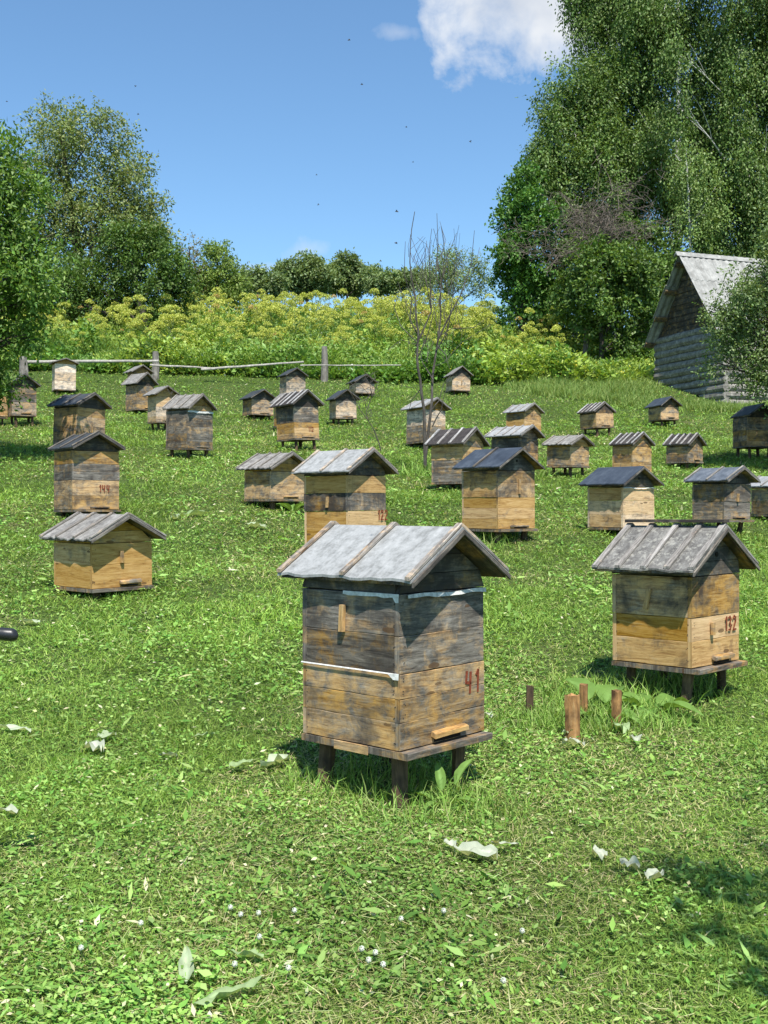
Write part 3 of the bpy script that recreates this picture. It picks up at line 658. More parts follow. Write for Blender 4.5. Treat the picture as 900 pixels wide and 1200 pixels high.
for lab, spec, Y in (('small low tree at the skyline gap beneath the little cloud', [(288, 326, 14), (298, 332, 16), (312, 328, 12), (325, 334, 14), (278, 338, 13)], 72),
                     ('grey-green skyline tree, left one of the central pair', [(343, 320, 15), (358, 316, 15), (333, 322, 13), (366, 312, 11), (374, 324, 14), (350, 332, 18), (365, 332, 16)], 78),
                     ('darker skyline tree, right one of the central pair with the taller top', [(405, 310, 12), (392, 322, 13), (412, 318, 13), (420, 320, 14), (433, 326, 13), (410, 330, 18), (385, 327, 16), (443, 330, 11)], 80),
                     ('low far bush on the skyline just left of the bare sapling', [(455, 330, 12), (467, 332, 14), (480, 328, 13), (445, 334, 12), (497, 330, 13)], 76)):
    tree('skyline_tree', lab, 'tree', (at(spec[0][0], 380, Y).x, Y), plobes(spec, Y), G_FAR, (.20, .12), 3400, 0, .15, strand=.4, group='trees along the skyline', twig=False)
tree('pale_willow', 'pale green rounded willow on the skyline behind the bare sapling', 'tree', (at(530, 385, 66).x, 66),
     plobes([(520, 308, 20), (540, 312, 20), (508, 322, 18), (558, 320, 16), (530, 330, 26), (565, 335, 14), (498, 340, 14)], 66), G_PALE, (.16, .06), 1300, .05, .15, strand=.5)
tree('alder_tree', 'dark green round-leaved tree on the left flank of the birches', 'tree', (at(612, 400, 46).x, 46),
     plobes([(605, 228, 20), (618, 205, 15), (600, 262, 26), (592, 295, 22), (615, 290, 32), (603, 325, 26), (628, 250, 28), (630, 330, 28), (603, 358, 22), (632, 362, 24)], 46), [(.04, .11, .02), (.055, .14, .025), (.075, .16, .03)], (.14, .11), 2400, 0, .2, strand=.35)
BB = 51
tree('birch_tree', 'leftmost of the tall birches, its rounded crown bulging towards the cloud', 'tree', (at(672, 400, 49).x, 49),
     plobes([(655, 118, 30), (645, 160, 28), (668, 150, 36), (640, 195, 26), (665, 200, 36), (680, 110, 36), (700, 160, 45), (690, 215, 40), (640, 225, 22), (715, 100, 34), (690, 262, 32), (655, 255, 26), (720, 270, 30)], 49), G_BIRCH, (.145, .08), 2700, .45, .2, BIRCHM, group='tall birches above the barn', strand=.8)
tree('birch_tree', 'birch whose hanging top leaves the frame beside the white cloud', 'tree', (at(725, 400, 51).x, 51),
     plobes([(684, 5, 20), (678, -25, 24), (700, 35, 32), (715, -20, 45), (735, 60, 40), (730, -80, 60), (740, 130, 44), (728, 190, 42), (760, 20, 40), (705, 75, 26), (745, 230, 30), (720, 260, 28)], 51), G_BIRCH, (.145, .08), 2700, .62, .22, BIRCHM, group='tall birches above the barn', strand=1.1)
tree('birch_tree', 'birch with a white trunk glimpsed in the middle of the right-hand trees', 'tree', (at(792, 400, 50).x, 50),
     plobes([(775, -20, 50), (822, 25, 42), (770, 90, 38), (826, 100, 40), (765, 160, 40), (812, 170, 42), (790, -100, 70), (775, 215, 34), (825, 230, 40), (800, 232, 28), (790, 40, 24, 1.4)], 50), G_BIRCH, (.145, .08), 2700, .6, .2, BIRCHM, group='tall birches above the barn', strand=1.1, trunk_to=at(795, -60, 50))
tree('birch_tree', 'birch with a white stem showing near the top right of the picture', 'tree', (at(866, 400, 49).x, 49),
     plobes([(850, 30, 28), (892, 30, 36), (842, 100, 34), (890, 110, 45), (855, 170, 42), (895, 190, 50), (860, 235, 40), (870, -60, 70), (890, 270, 45), (850, 285, 24), (920, 90, 60), (866, 62, 22, -1.6), (862, 135, 24, -1.6), (868, 190, 22, -1.6), (793, 62, 20, -2.6), (790, 118, 22, -2.6)], 49), G_BIRCH, (.145, .08), 2700, .6, .2, BIRCHM, group='tall birches above the barn', strand=1.1, trunk_to=at(862, -30, 49))
tree('birch_tree', 'short birch sapling hanging its leaves right above the barn ridge', 'tree', (at(812, 400, 46).x, 46),
     plobes([(805, 190, 22), (818, 205, 26), (800, 225, 26), (828, 235, 24), (812, 250, 22)], 46), [(.10, .17, .045), (.13, .2, .055)], (.12, .07), 1800, .55, .1, BIRCHM, group='tall birches above the barn', strand=.8)
tree('birch_tree', 'birch mostly beyond the right edge, its foliage filling the upper right corner', 'tree', (at(950, 400, 50).x, 50),
     plobes([(940, 20, 60), (930, 140, 60), (950, 240, 60), (1000, 120, 90), (960, -80, 90), (925, 300, 40)], 50), G_BIRCH, (.15, .09), 1500, .5, .2, BIRCHM, group='tall birches above the barn', strand=1.0)
tree('hazel_bush', 'dense green bush left of the barn roof, below the dead branches', 'bush', (at(705, 420, 43).x, 43),
     plobes([(700, 300, 26), (722, 318, 34), (685, 325, 34), (700, 350, 36), (740, 345, 32), (715, 380, 30), (735, 300, 26), (755, 320, 26), (672, 350, 26), (748, 380, 24), (730, 405, 20)], 43), G_DARK + [(.10, .17, .04)], (.15, .10), 2200, 0, .1, strand=.35)
tree('elder_bush', 'green bush under the alder and dead branches at the edge of the herbs', 'bush', (at(650, 400, 47).x, 47),
     plobes([(655, 310, 28), (640, 335, 26), (660, 340, 28), (680, 295, 22), (625, 345, 20), (655, 372, 24), (685, 385, 24), (640, 385, 18)], 47), G_DARK + [(.09, .16, .035)], (.15, .09), 2100, 0, .1, strand=.35)
tree('hazel_bush', 'dark bush behind the barn gable, under the birches', 'bush', (at(775, 400, 46).x, 46),
     plobes([(765, 285, 24), (782, 305, 26), (745, 275, 20), (770, 330, 28), (765, 365, 26), (758, 400, 20), (790, 340, 30), (830, 330, 40), (820, 280, 14)], 46), G_DARK, (.15, .10), 2200, 0, .1, strand=.35)
tree('apple_tree', 'grey-green small-leaved tree hanging in front of the barn at the right edge', 'tree', (9.7, 21.3),
     plobes([(880, 330, 30), (868, 358, 30), (846, 378, 22), (890, 375, 40), (858, 408, 26), (885, 415, 34), (905, 300, 26), (930, 350, 60), (975, 320, 70), (940, 420, 60), (1000, 420, 80), (832, 365, 12), (840, 425, 14), (885, 448, 18), (1040, 360, 80), (900, 280, 14), (930, 260, 40)], 21.3), G_APPLE, (.065, .034), 7500, .1, .12, strand=.28)
tree('plum_tree', 'leafy tree standing out of frame at the right that shades the near grass', 'tree', (4.1, 1.6),
     [(Vector(c), r) for c, r in (((1.5, 2.06, 3.4), .24), ((1.36, 1.6, 3.4), .17), ((1.33, 2.32, 3.42), .10), ((1.9, 2.4, 3.45), .2), ((2.3, 2.0, 3.5), .36), ((2.9, 2.6, 3.6), .6), ((3.6, 1.6, 4.2), .9), ((3.3, .9, 3.6), .7), ((4.6, 2.2, 3.7), .9), ((1.55, 1.2, 3.5), .18), ((2.3, 3.0, 3.7), .3))], G_BRIGHT, (.06, .032), 5200, .05, .09, strand=.12)

# ------------------------------------------------------------------ bare trees
def pxtube(mb, pts, Y, r0, r1, sides=6, dy=0, O=Vector((0, 0, 0))):
    P = [at(p[0], p[1], Y + dy * i / len(pts)) - O for i, p in enumerate(pts)]
    Q = []
    for i in range(len(P) - 1):
        for t in (0, .5): Q.append(P[i].lerp(P[i + 1], t) + Vector((random.uniform(-1, 1), random.uniform(-1, 1), 0)) * .012)
    Q.append(P[-1]); n = len(Q) - 1
    mb.tube(Q, [r0 + (r1 - r0) * i / n for i in range(n + 1)], sides); return Q

def bare_sapling():
    b = hit(500, 556); Y = b.y; root = empty('bare_sapling', b); tag(root, 'leafless two-stemmed sapling with long upright twigs rising to the sky in mid-meadow', 'sapling')
    mb = MB(); O = b
    A = [(500, 560), (498, 530), (497, 480), (492, 445), (489, 420), (490, 390), (486, 350), (482, 325), (480, 290), (486, 248)]
    B = [(499, 535), (506, 470), (507, 440), (513, 400), (516, 370), (517, 330), (512, 300)]
    pxtube(mb, A, Y, .034, .006, 7, -.2, O); pxtube(mb, B, Y, .028, .008, 7, .3, O)
    W = [([(489, 400), (497, 385), (506, 365), (505, 340), (503, 300), (506, 268)], .018), ([(491, 395), (480, 375), (483, 350), (474, 325), (475, 283)], .014), ([(513, 400), (527, 370), (541, 345), (553, 310), (556, 270)], .018),
         ([(512, 410), (525, 385), (530, 350), (533, 320), (530, 300)], .012), ([(517, 340), (510, 318), (514, 290), (512, 250)], .012), ([(515, 360), (521, 300), (517, 265)], .010), ([(506, 365), (500, 330), (498, 300), (500, 282)], .010),
         ([(517, 330), (524, 300), (535, 273)], .010), ([(512, 315), (513, 290), (508, 268)], .006), ([(489, 420), (500, 395), (508, 370), (512, 345)], .012), ([(507, 445), (495, 425), (491, 410)], .014),
         ([(513, 395), (530, 385), (555, 384), (572, 372)], .010), ([(513, 405), (522, 415), (527, 432)], .012), ([(488, 400), (470, 382), (462, 360), (468, 340)], .010), ([(497, 450), (482, 470), (478, 482)], .010),
         ([(506, 500), (517, 480), (523, 455)], .014), ([(506, 480), (514, 470), (520, 450), (528, 440)], .010), ([(492, 405), (470, 398), (455, 410)], .006), ([(541, 345), (545, 325), (540, 305)], .006), ([(553, 320), (560, 300), (562, 290)], .005),
         ([(497, 470), (488, 455), (470, 452)], .006), ([(490, 380), (478, 360), (466, 330)], .007), ([(507, 430), (520, 425), (540, 402), (575, 380)], .006)]
    for p, r in W: pxtube(mb, p, Y, r, .004, 5, random.uniform(-.5, .5), O)
    for _ in range(90):
        t = random.uniform(300, 430); x = random.uniform(478, 545); pxtube(mb, [(x, t), (x + random.uniform(-9, 9), t - random.uniform(10, 26)), (x + random.uniform(-12, 12), t - random.uniform(28, 50))], Y, .006, .003, 4, random.uniform(-.6, .6), O)
    mb.build('trunk', TWIGM, root)
bare_sapling()

def twig_plant(label, base, lines, n):
    b = hit(*base); root = empty('dry_sapling', b); tag(root, label, 'sapling'); mb = MB()
    for p, r in lines: pxtube(mb, p, b.y, r, .005, 5, random.uniform(-.2, .2), b)
    for _ in range(n):
        p, r = random.choice(lines); q = random.choice(p[1:]); pxtube(mb, [q, (q[0] + random.uniform(-8, 8), q[1] - random.uniform(4, 12)), (q[0] + random.uniform(-12, 12), q[1] - random.uniform(12, 24))], b.y, .006, .004, 4, random.uniform(-.3, .3), b)
    mb.build('trunk', TWIGM, root)
twig_plant('bare leaning twiggy sapling behind the hive numbered 122', (447, 530), [([(447, 531), (440, 507), (431, 492), (428, 470)], .016), ([(432, 493), (422, 480), (412, 462)], .01), ([(430, 480), (436, 464), (433, 450)], .008)], 22)
twig_plant('thin bare twig standing among the back left cluster of hives', (207, 514), [([(206, 516), (210, 495), (203, 480), (200, 462)], .012), ([(209, 497), (218, 485), (214, 470)], .008)], 12)

def dead_bush():
    Y = 43.2; x, y = at(685, 400, Y).x, Y; O = Vector((x, y, gz(x, y))); root = empty('dead_tree', O); tag(root, 'dead leafless grey-brown tree tangled against the birch foliage', 'tree')
    mb = MB()
    c0 = at(688, 288, Y) - O
    mb.tube([Vector((0, 0, -.1)), c0 * .5 + Vector((.1, 0, 0)), c0], [.13, .10, .07], 7)
    def arc(p, d, L, r, lv):
        n = 6; pts = [p.copy()]; bend = Vector((random.uniform(-1, 1), random.uniform(-1, 1), random.uniform(-.9, .5))) * .22
        for i in range(n):
            d = (d + bend + Vector((random.gauss(0, .08), random.gauss(0, .08), random.gauss(0, .08)))).normalized(); p = p + d * L / n; pts.append(p.copy())
        mb.tube(pts, [max(.006, r * (1 - .75 * i / n)) for i in range(n + 1)], 4)
        if lv < 3:
            for q in range((5, 4, 3)[lv]):
                k = random.randint(1, n); arc(pts[k], (d * .5 + Vector((random.gauss(0, 1), random.gauss(0, 1), random.gauss(.15, .8))).normalized()).normalized(), L * random.uniform(.4, .65), r * .55, lv + 1)
    for q in range(20):
        a = random.uniform(.05, PI - .05); arc(c0 * random.uniform(.8, 1.0), Vector((math.cos(a) * .72, random.uniform(-.4, .2), math.sin(a) * 1.35 + .1)).normalized(), random.uniform(1.7, 2.9), .028, 0)
    mb.build('trunk', DEADM, root)
dead_bush()

# ------------------------------------------------------------------ barn
def barn():
    Y = 36.0; base = at(849, 458, Y); n = Vector((base.x, Y, 0)); t = Vector((-.34, .94, 0)); a = Vector((.94, .34, 0)); W = 3.7; Ln = 7.0
    g = gz(n.x, n.y) - .1; zap = at(797, 300, Y + W * .47).z; zev = at(775, 396, Y + W * .94).z
    ctr = n + t * W / 2; root = empty('log_barn', (ctr.x, ctr.y, g)); tag(root, 'weathered log barn with a steep corrugated roof at the right', 'barn')
    root.rotation_euler[2] = math.atan2(a.y, a.x)   # local X = along ridge, local Y = across (towards far eave)
    H = zev - g; R = zap - g; w = W / 2; sl = (R - H) / w; print('BARN', H, R, sl)
    nlog = 11; lh = H / nlog
    for (o, L, nm) in (((0, -w, 0), (0, W, 0), 'log_wall'), ((.1, -w, 0), (Ln, 0, 0), 'log_wall'), ((.1, w, 0), (Ln, 0, 0), 'log_wall')):
        mb = MB()
        for k in range(nlog):
            p = Vector(o) + Vector((0, 0, lh * (k + .5))); L_ = Vector(L); e = L_.normalized() * .12
            seg = 8; pts = [p - e + (L_ + 2 * e) * i / seg + Vector((random.uniform(-.01, .01),) * 2 + (random.uniform(-.012, .012),)) for i in range(seg + 1)]
            mb.tube(pts, lh * random.uniform(.5, .64), 10, (0, 0, .5), .06)
        mb.build(nm, ASH, root)
    mb = MB(); m = 13
    for k in range(m):
        z0 = H + (R - H) * k / m; z1 = H + (R - H) * (k + 1) / m - .015; w0 = w * (1 - k / m); w1 = w * (1 - (k + 1) / m) + .01
        j = random.uniform(-.012, .012)
        mb.poly([(j, -w0, z0), (j, w0, z0), (j, w1, z1), (j, -w1, z1)], (.03, 0, 0), (.6, .75, random.random() * .6))
    mb.build('gable_boards', WOOD, root)
    og = .55; oe = .22
    for sg in (-1, 1):      # corrugated sheets in three overlapping courses
        mb = MB(); rows = 3; ex = w + oe
        for r_ in range(rows):
            x0 = ex * r_ / rows; x1 = ex * (r_ + 1) / rows + (.06 if r_ < rows - 1 else 0); up = -.025 * r_ + .03 * rows * .5
            lead = random.uniform(-.08, .08)
            nn = 130; rings = []
            for i in range(nn + 1):
                y = -og + lead + (Ln + og) * i / nn; c = .03 * math.sin(i * PI / 2.0 + .4)
                top = [Vector((y, sg * x, R - x * sl + up + c + .012)) for x in (x0, (x0 + x1) / 2, x1)]; bot = [v - Vector((0, 0, .02)) for v in top[::-1]]
                rings.append(top + bot)
            mb.quadstrip(rings)
        sh = mb.build('roof_slope', SLATE, root)
        for k in range(4):
            mb = MB(); x = .12 + (w + oe - .25) * k / 3; mb.slab((-og + .05, sg * x, R - x * sl - .10), (Ln + og - .1, 0, 0), (0, sg * .09, -.09 * sl), (0, 0, .05), (.6, .3, .3), 3); mb.build('purlin', WOOD, root)
    mb = MB(); rings = []
    for i in range(61):
        x = -og - .05 + (Ln + og + .1) * i / 60; rings.append([Vector((x, -.12, R - .05)), Vector((x, 0, R + .11 + .012 * (i % 2))), Vector((x, .12, R - .05)), Vector((x, 0, R + .02))])
    mb.quadstrip(rings); mb.build('ridge_cap', SLATE, root)
    mb = MB(); mb.slab((-.2, w + .25, -.1), (.05, 0, 0), (0, -.35, .9), (.0, .05, .03), (.6, 0, 1), 2); p = mb.build('prop_board', POLEM, root)
ASH = roof_mat('bleached_logs', (.07, .063, .053), (.20, .185, .16), (.40, .375, .33), 7, bscale=26)
SLATE = roof_mat('asbestos_cement_sheet', (.14, .137, .125), (.26, .257, .24), (.40, .395, .37), 4, rough=.8, bscale=30)
barn()

# ------------------------------------------------------------------ fence
def fence():
    def gp(px, py): return hit(px, py)
    posts = [(182, 446, 412, 9), (380, 447, 406, 9), (27, 452, 418, 11)]
    Pw = []
    for px, yb, yt, w in posts:
        b = gp(px, yb); Pw.append((b, at(px, yt, b.y), w * b.y / F / 2))
    r = empty('pole_fence', Pw[0][0]); tag(r, 'rough fence of bleached horizontal poles on split posts before the tall herbs', 'fence'); O = Pw[0][0]
    for b, t, w in Pw:
        mb = MB(); mb.tube([b - O - Vector((0, 0, .2)), (b + t) / 2 - O + Vector((.02, 0, 0)), t - O], [w, w * .95, w * .75], 7, rough=.12); mb.build('post', POSTM, r)
    for (a, b, ra) in (((30, 424), (186, 423), .055), ((176, 428), (262, 432), .035), ((236, 433), (356, 424), .042), ((352, 428), (470, 428), .022)):
        Y0 = hit(max(a[0], 0), 449).y - .1; A = at(a[0], a[1], Y0); B = at(b[0], b[1], Y0); mb = MB()
        mb.tube([A.lerp(B, i / 8) - O + Vector((0, 0, random.uniform(-.008, .008))) for i in range(9)], [ra * (1 - .03 * i) for i in range(9)], 7, rough=.08); mb.build('rail', POLEM, r)
POSTM = stake_mat('grey_post', (.13, .115, .10), (.26, .24, .21), (.40, .38, .34))
fence()

# ------------------------------------------------------------------ herb belt
def umbel_mesh(k):
    r = np.random.default_rng(100 + k); Ht = r.uniform(1.15, 1.8); Vs, Fs, Cs = [], [], []; off = 0
    def add(V, Fc, C):
        nonlocal off; Vs.append(V); Fs.append(Fc + off); Cs.append(C); off += len(V)
    tops = []
    nst = r.integers(5, 10)
    for i in range(nst):
        a = r.uniform(0, 2 * PI); ln = r.uniform(.15, .7) if i else 0
        st = np.array([0, 0, Ht * r.uniform(.45, .75)]); tp = np.array([math.cos(a) * ln, math.sin(a) * ln, Ht * (1.0 if i == 0 else r.uniform(.6, .98))]); tops.append(tp)
        for (p, q) in ((np.zeros(3), st), (st, tp)):
            for ang in (0, PI / 2):
                s = np.array([math.cos(ang), math.sin(ang), 0]) * .012
                V = np.array([p - s, p + s, q + s * .7, q - s * .7]); add(V, np.array([[0, 1, 2], [0, 2, 3]]), np.tile([[.12, .17, .05]], (4, 1)))
    for tp in tops:
        R = r.uniform(.09, .17); n = int(150 * (R / .15) ** 2); d = nrm(r.normal(size=(n, 3))); d[:, 2] = np.abs(d[:, 2]) * 1.0 - .25 * r.uniform(0, 1, n)
        P = tp + nrm(d) * R * r.uniform(.85, 1.05, (n, 1)) * np.array([1, 1, .8])
        pal = np.array([(.29, .345, .06), (.34, .385, .08), (.22, .295, .05), (.40, .42, .11)]) if r.random() > .04 else np.array([(.30, .22, .08), (.35, .27, .1)])
        col = pal[r.integers(0, len(pal), n)] * r.uniform(.8, 1.15, (n, 1))
        V, Fc, C = cards(P, nrm(d + r.normal(size=(n, 3)) * .8), nrm(d), np.full(n, .045), np.full(n, .04), col); add(V, Fc, C)
    n = 150; a = r.uniform(0, 2 * PI, n); z = r.uniform(.1, .62, n) * Ht; rad = r.uniform(.05, .5, n)
    P = np.stack([np.cos(a) * rad, np.sin(a) * rad, z], 1); D = np.stack([np.cos(a), np.sin(a), r.uniform(-.6, .5, n)], 1)
    col = np.array([(.09, .16, .03), (.12, .2, .035), (.15, .22, .05)])[r.integers(0, 3, n)] * r.uniform(.8, 1.2, (n, 1))
    V, Fc, C = cards(P, D, nrm(r.normal(size=(n, 3)) + [0, 0, 1.2]), r.uniform(.10, .2, n), r.uniform(.05, .09, n), col); add(V, Fc, C)
    return npmesh('angelica', np.concatenate(Vs), [np.concatenate(Fs)], np.concatenate(Cs), LEAF)
UM = [umbel_mesh(k) for k in range(9)]
cnt = 0
pts = []
while cnt < 295:
    Y = 40.4 + 19.5 * random.random() ** 1.05; px = random.uniform(-10, 655)
    if px > 575 and Y > 49: continue
    X = (px - 450) / F * Y
    if any((X - q[0]) ** 2 + (Y - q[1]) ** 2 < .42 for q in pts): continue
    pts.append((X, Y)); o = bpy.data.objects.new('angelica_plant', random.choice(UM)); link(o); o.location = (X, Y, gz(X, Y) + .05); o.rotation_euler = (random.uniform(-.12, .12), random.uniform(-.12, .12), random.uniform(0, 6.28))
    s = random.uniform(.85, 1.3) * min(1, .72 + (Y - 40.4) * .1); o.scale = (s, s, s * random.uniform(.9, 1.08)); cnt += 1
    tag(o, 'tall herb with round yellow-green umbels in the belt across the hillside', 'plant', 'tall umbel herbs in the belt across the hillside')

def thicket():
    nC = 2500; Y = 38.8 + 21 * RNG.random(nC) ** 1.7; px = RNG.uniform(-60, 860, nC); X = (px - 450) / F * Y
    edge = np.interp(px, [-60, 180, 380, 560, 640, 700, 760, 860], [39.2, 39.3, 38.6, 37.6, 36.9, 38.2, 40.5, 44])
    Y = np.maximum(Y, edge + RNG.uniform(0, .8, nC)); X = (px - 450) / F * Y
    H = (.35 + 1.1 * vn(X * .6, Y * .6, 9)) * np.clip((Y - edge + .6) / 2.2, .75, 1) * np.interp(px, [0, 620, 700, 860], [1, 1, .6, .5]); H *= RNG.uniform(.8, 1.55, nC)
    m = 150; n = nC * m; c = np.repeat(np.arange(nC), m)
    R = RNG.uniform(.28, .6, nC)[c]; a = RNG.uniform(0, 2 * PI, n); rr = R * RNG.random(n) ** .5; zt = RNG.random(n) ** .75; x = X[c] + np.cos(a) * rr; y = Y[c] + np.sin(a) * rr
    hh = H[c] * np.sqrt(np.clip(1 - (rr / R) ** 2 * .7, 0, 1)); P = np.stack([x, y, ground(x, y) + zt * hh], 1)
    kind = vn(X * .35 + 7, Y * .35, 12); kind2 = RNG.random(nC)
    pal = np.array([(.06, .135, .025), (.085, .18, .035), (.12, .215, .045), (.19, .28, .05), (.045, .10, .022)]); w = np.clip((kind * 4 + kind2 * 1.6 - .3).astype(int), 0, 4)
    right = (px > 560) & (px < 690); w[right] = np.where(RNG.random(right.sum()) < .6, 3, w[right])
    col = pal[w][c] * RNG.uniform(.75, 1.25, (n, 1)) * RNG.uniform(.93, 1.07, (n, 3))
    fl = RNG.random(n) < (.008 + .07 * (vn(X * .6, Y * .6, 20)[c] > .62)); col[fl] = np.array([(.55, .48, .06)]) * RNG.uniform(.8, 1.2, (fl.sum(), 1))
    wf = RNG.random(n) < .0025; col[wf] = (.6, .6, .5)
    D = np.stack([np.cos(a), np.sin(a), RNG.uniform(-.5, 1.0, n)], 1); narrow = (kind2 > .55)[c]
    big = (RNG.random(nC) < .3)[c]; L = np.where(narrow, .17, np.where(big, .22, .13)) * RNG.uniform(.6, 1.3, n); W = np.where(narrow, .035, np.where(big, .14, .085)) * RNG.uniform(.7, 1.2, n); L[fl] = .07; W[fl] = .06; D[narrow, 2] += 1.2
    V, Fc, C = cards(P, nrm(D + rdir(n) * .5), nrm(rdir(n) + np.array([0, -.3, 1.0])), L, W, np.clip(col, 0, 1))
    me = npmesh('herb_thicket', V, [Fc], C, LEAF); o = link(bpy.data.objects.new('herb_thicket', me)); tag(o, 'dense undergrowth of weeds, nettles and small yellow flowers beneath the umbels', 'undergrowth', kind='stuff')
thicket()

def sedge():                          # long pale grass on the bank before the barn
    nC = 2300; px = RNG.uniform(600, 1000, nC); Y = RNG.uniform(33.2, 40.5, nC); X = (px - 450) / F * Y
    ok = ~((px > 765) & (Y > 35.2)); ok &= (Y > np.interp(px, [600, 655, 720, 800, 1000], [37.2, 36, 35, 34, 33.8])); X, Y, px = X[ok], Y[ok], px[ok]; nC = len(X)
    m = 60; c = np.repeat(np.arange(nC), m); n = nC * m; x = X[c] + RNG.normal(0, .16, n); y = Y[c] + RNG.normal(0, .16, n)
    P = np.stack([x, y, ground(x, y)], 1); D = np.stack([RNG.normal(0, .5, n), RNG.normal(0, .5, n), np.ones(n)], 1); hs = np.interp(px, [600, 680, 760, 1000], [.45, .62, .5, .4]) * RNG.uniform(.35, 1.25, nC)
    col = pick([(.10, .18, .04), (.14, .22, .055), (.17, .24, .07), (.08, .15, .035)], n)
    V, Fs, C = blades(P, D, .62 * hs[c] * RNG.uniform(.6, 1.2, n), np.full(n, .022), RNG.uniform(.2, .7, n), col)
    me = npmesh('long_grass', V, Fs, C, GRASSM); tag(link(bpy.data.objects.new('long_grass', me)), 'long pale grass on the bank before the barn', 'grass', kind='stuff')
sedge()

# ------------------------------------------------------------------ meadow grass
def field(n, d0, d1, p=1.0):
    u = RNG.random(n)
    d = d0 * (d1 / d0) ** u if p == 1 else (d0 ** (1 - p) + u * (d1 ** (1 - p) - d0 ** (1 - p))) ** (1 / (1 - p))
    hw = .40 * d + 1.0; x = RNG.uniform(-1, 1, n) * hw
    return x, d
SH = [(HR[k][0].location.x, HR[k][0].location.y, HR[k][1]) for k in HR]
def patch(x, y):
    return .55 * vn(x * .9, y * .55, 31) + .3 * vn(x * 2.7, y * 2.1, 32) + .15 * vn(x * 9, y * 7, 33)

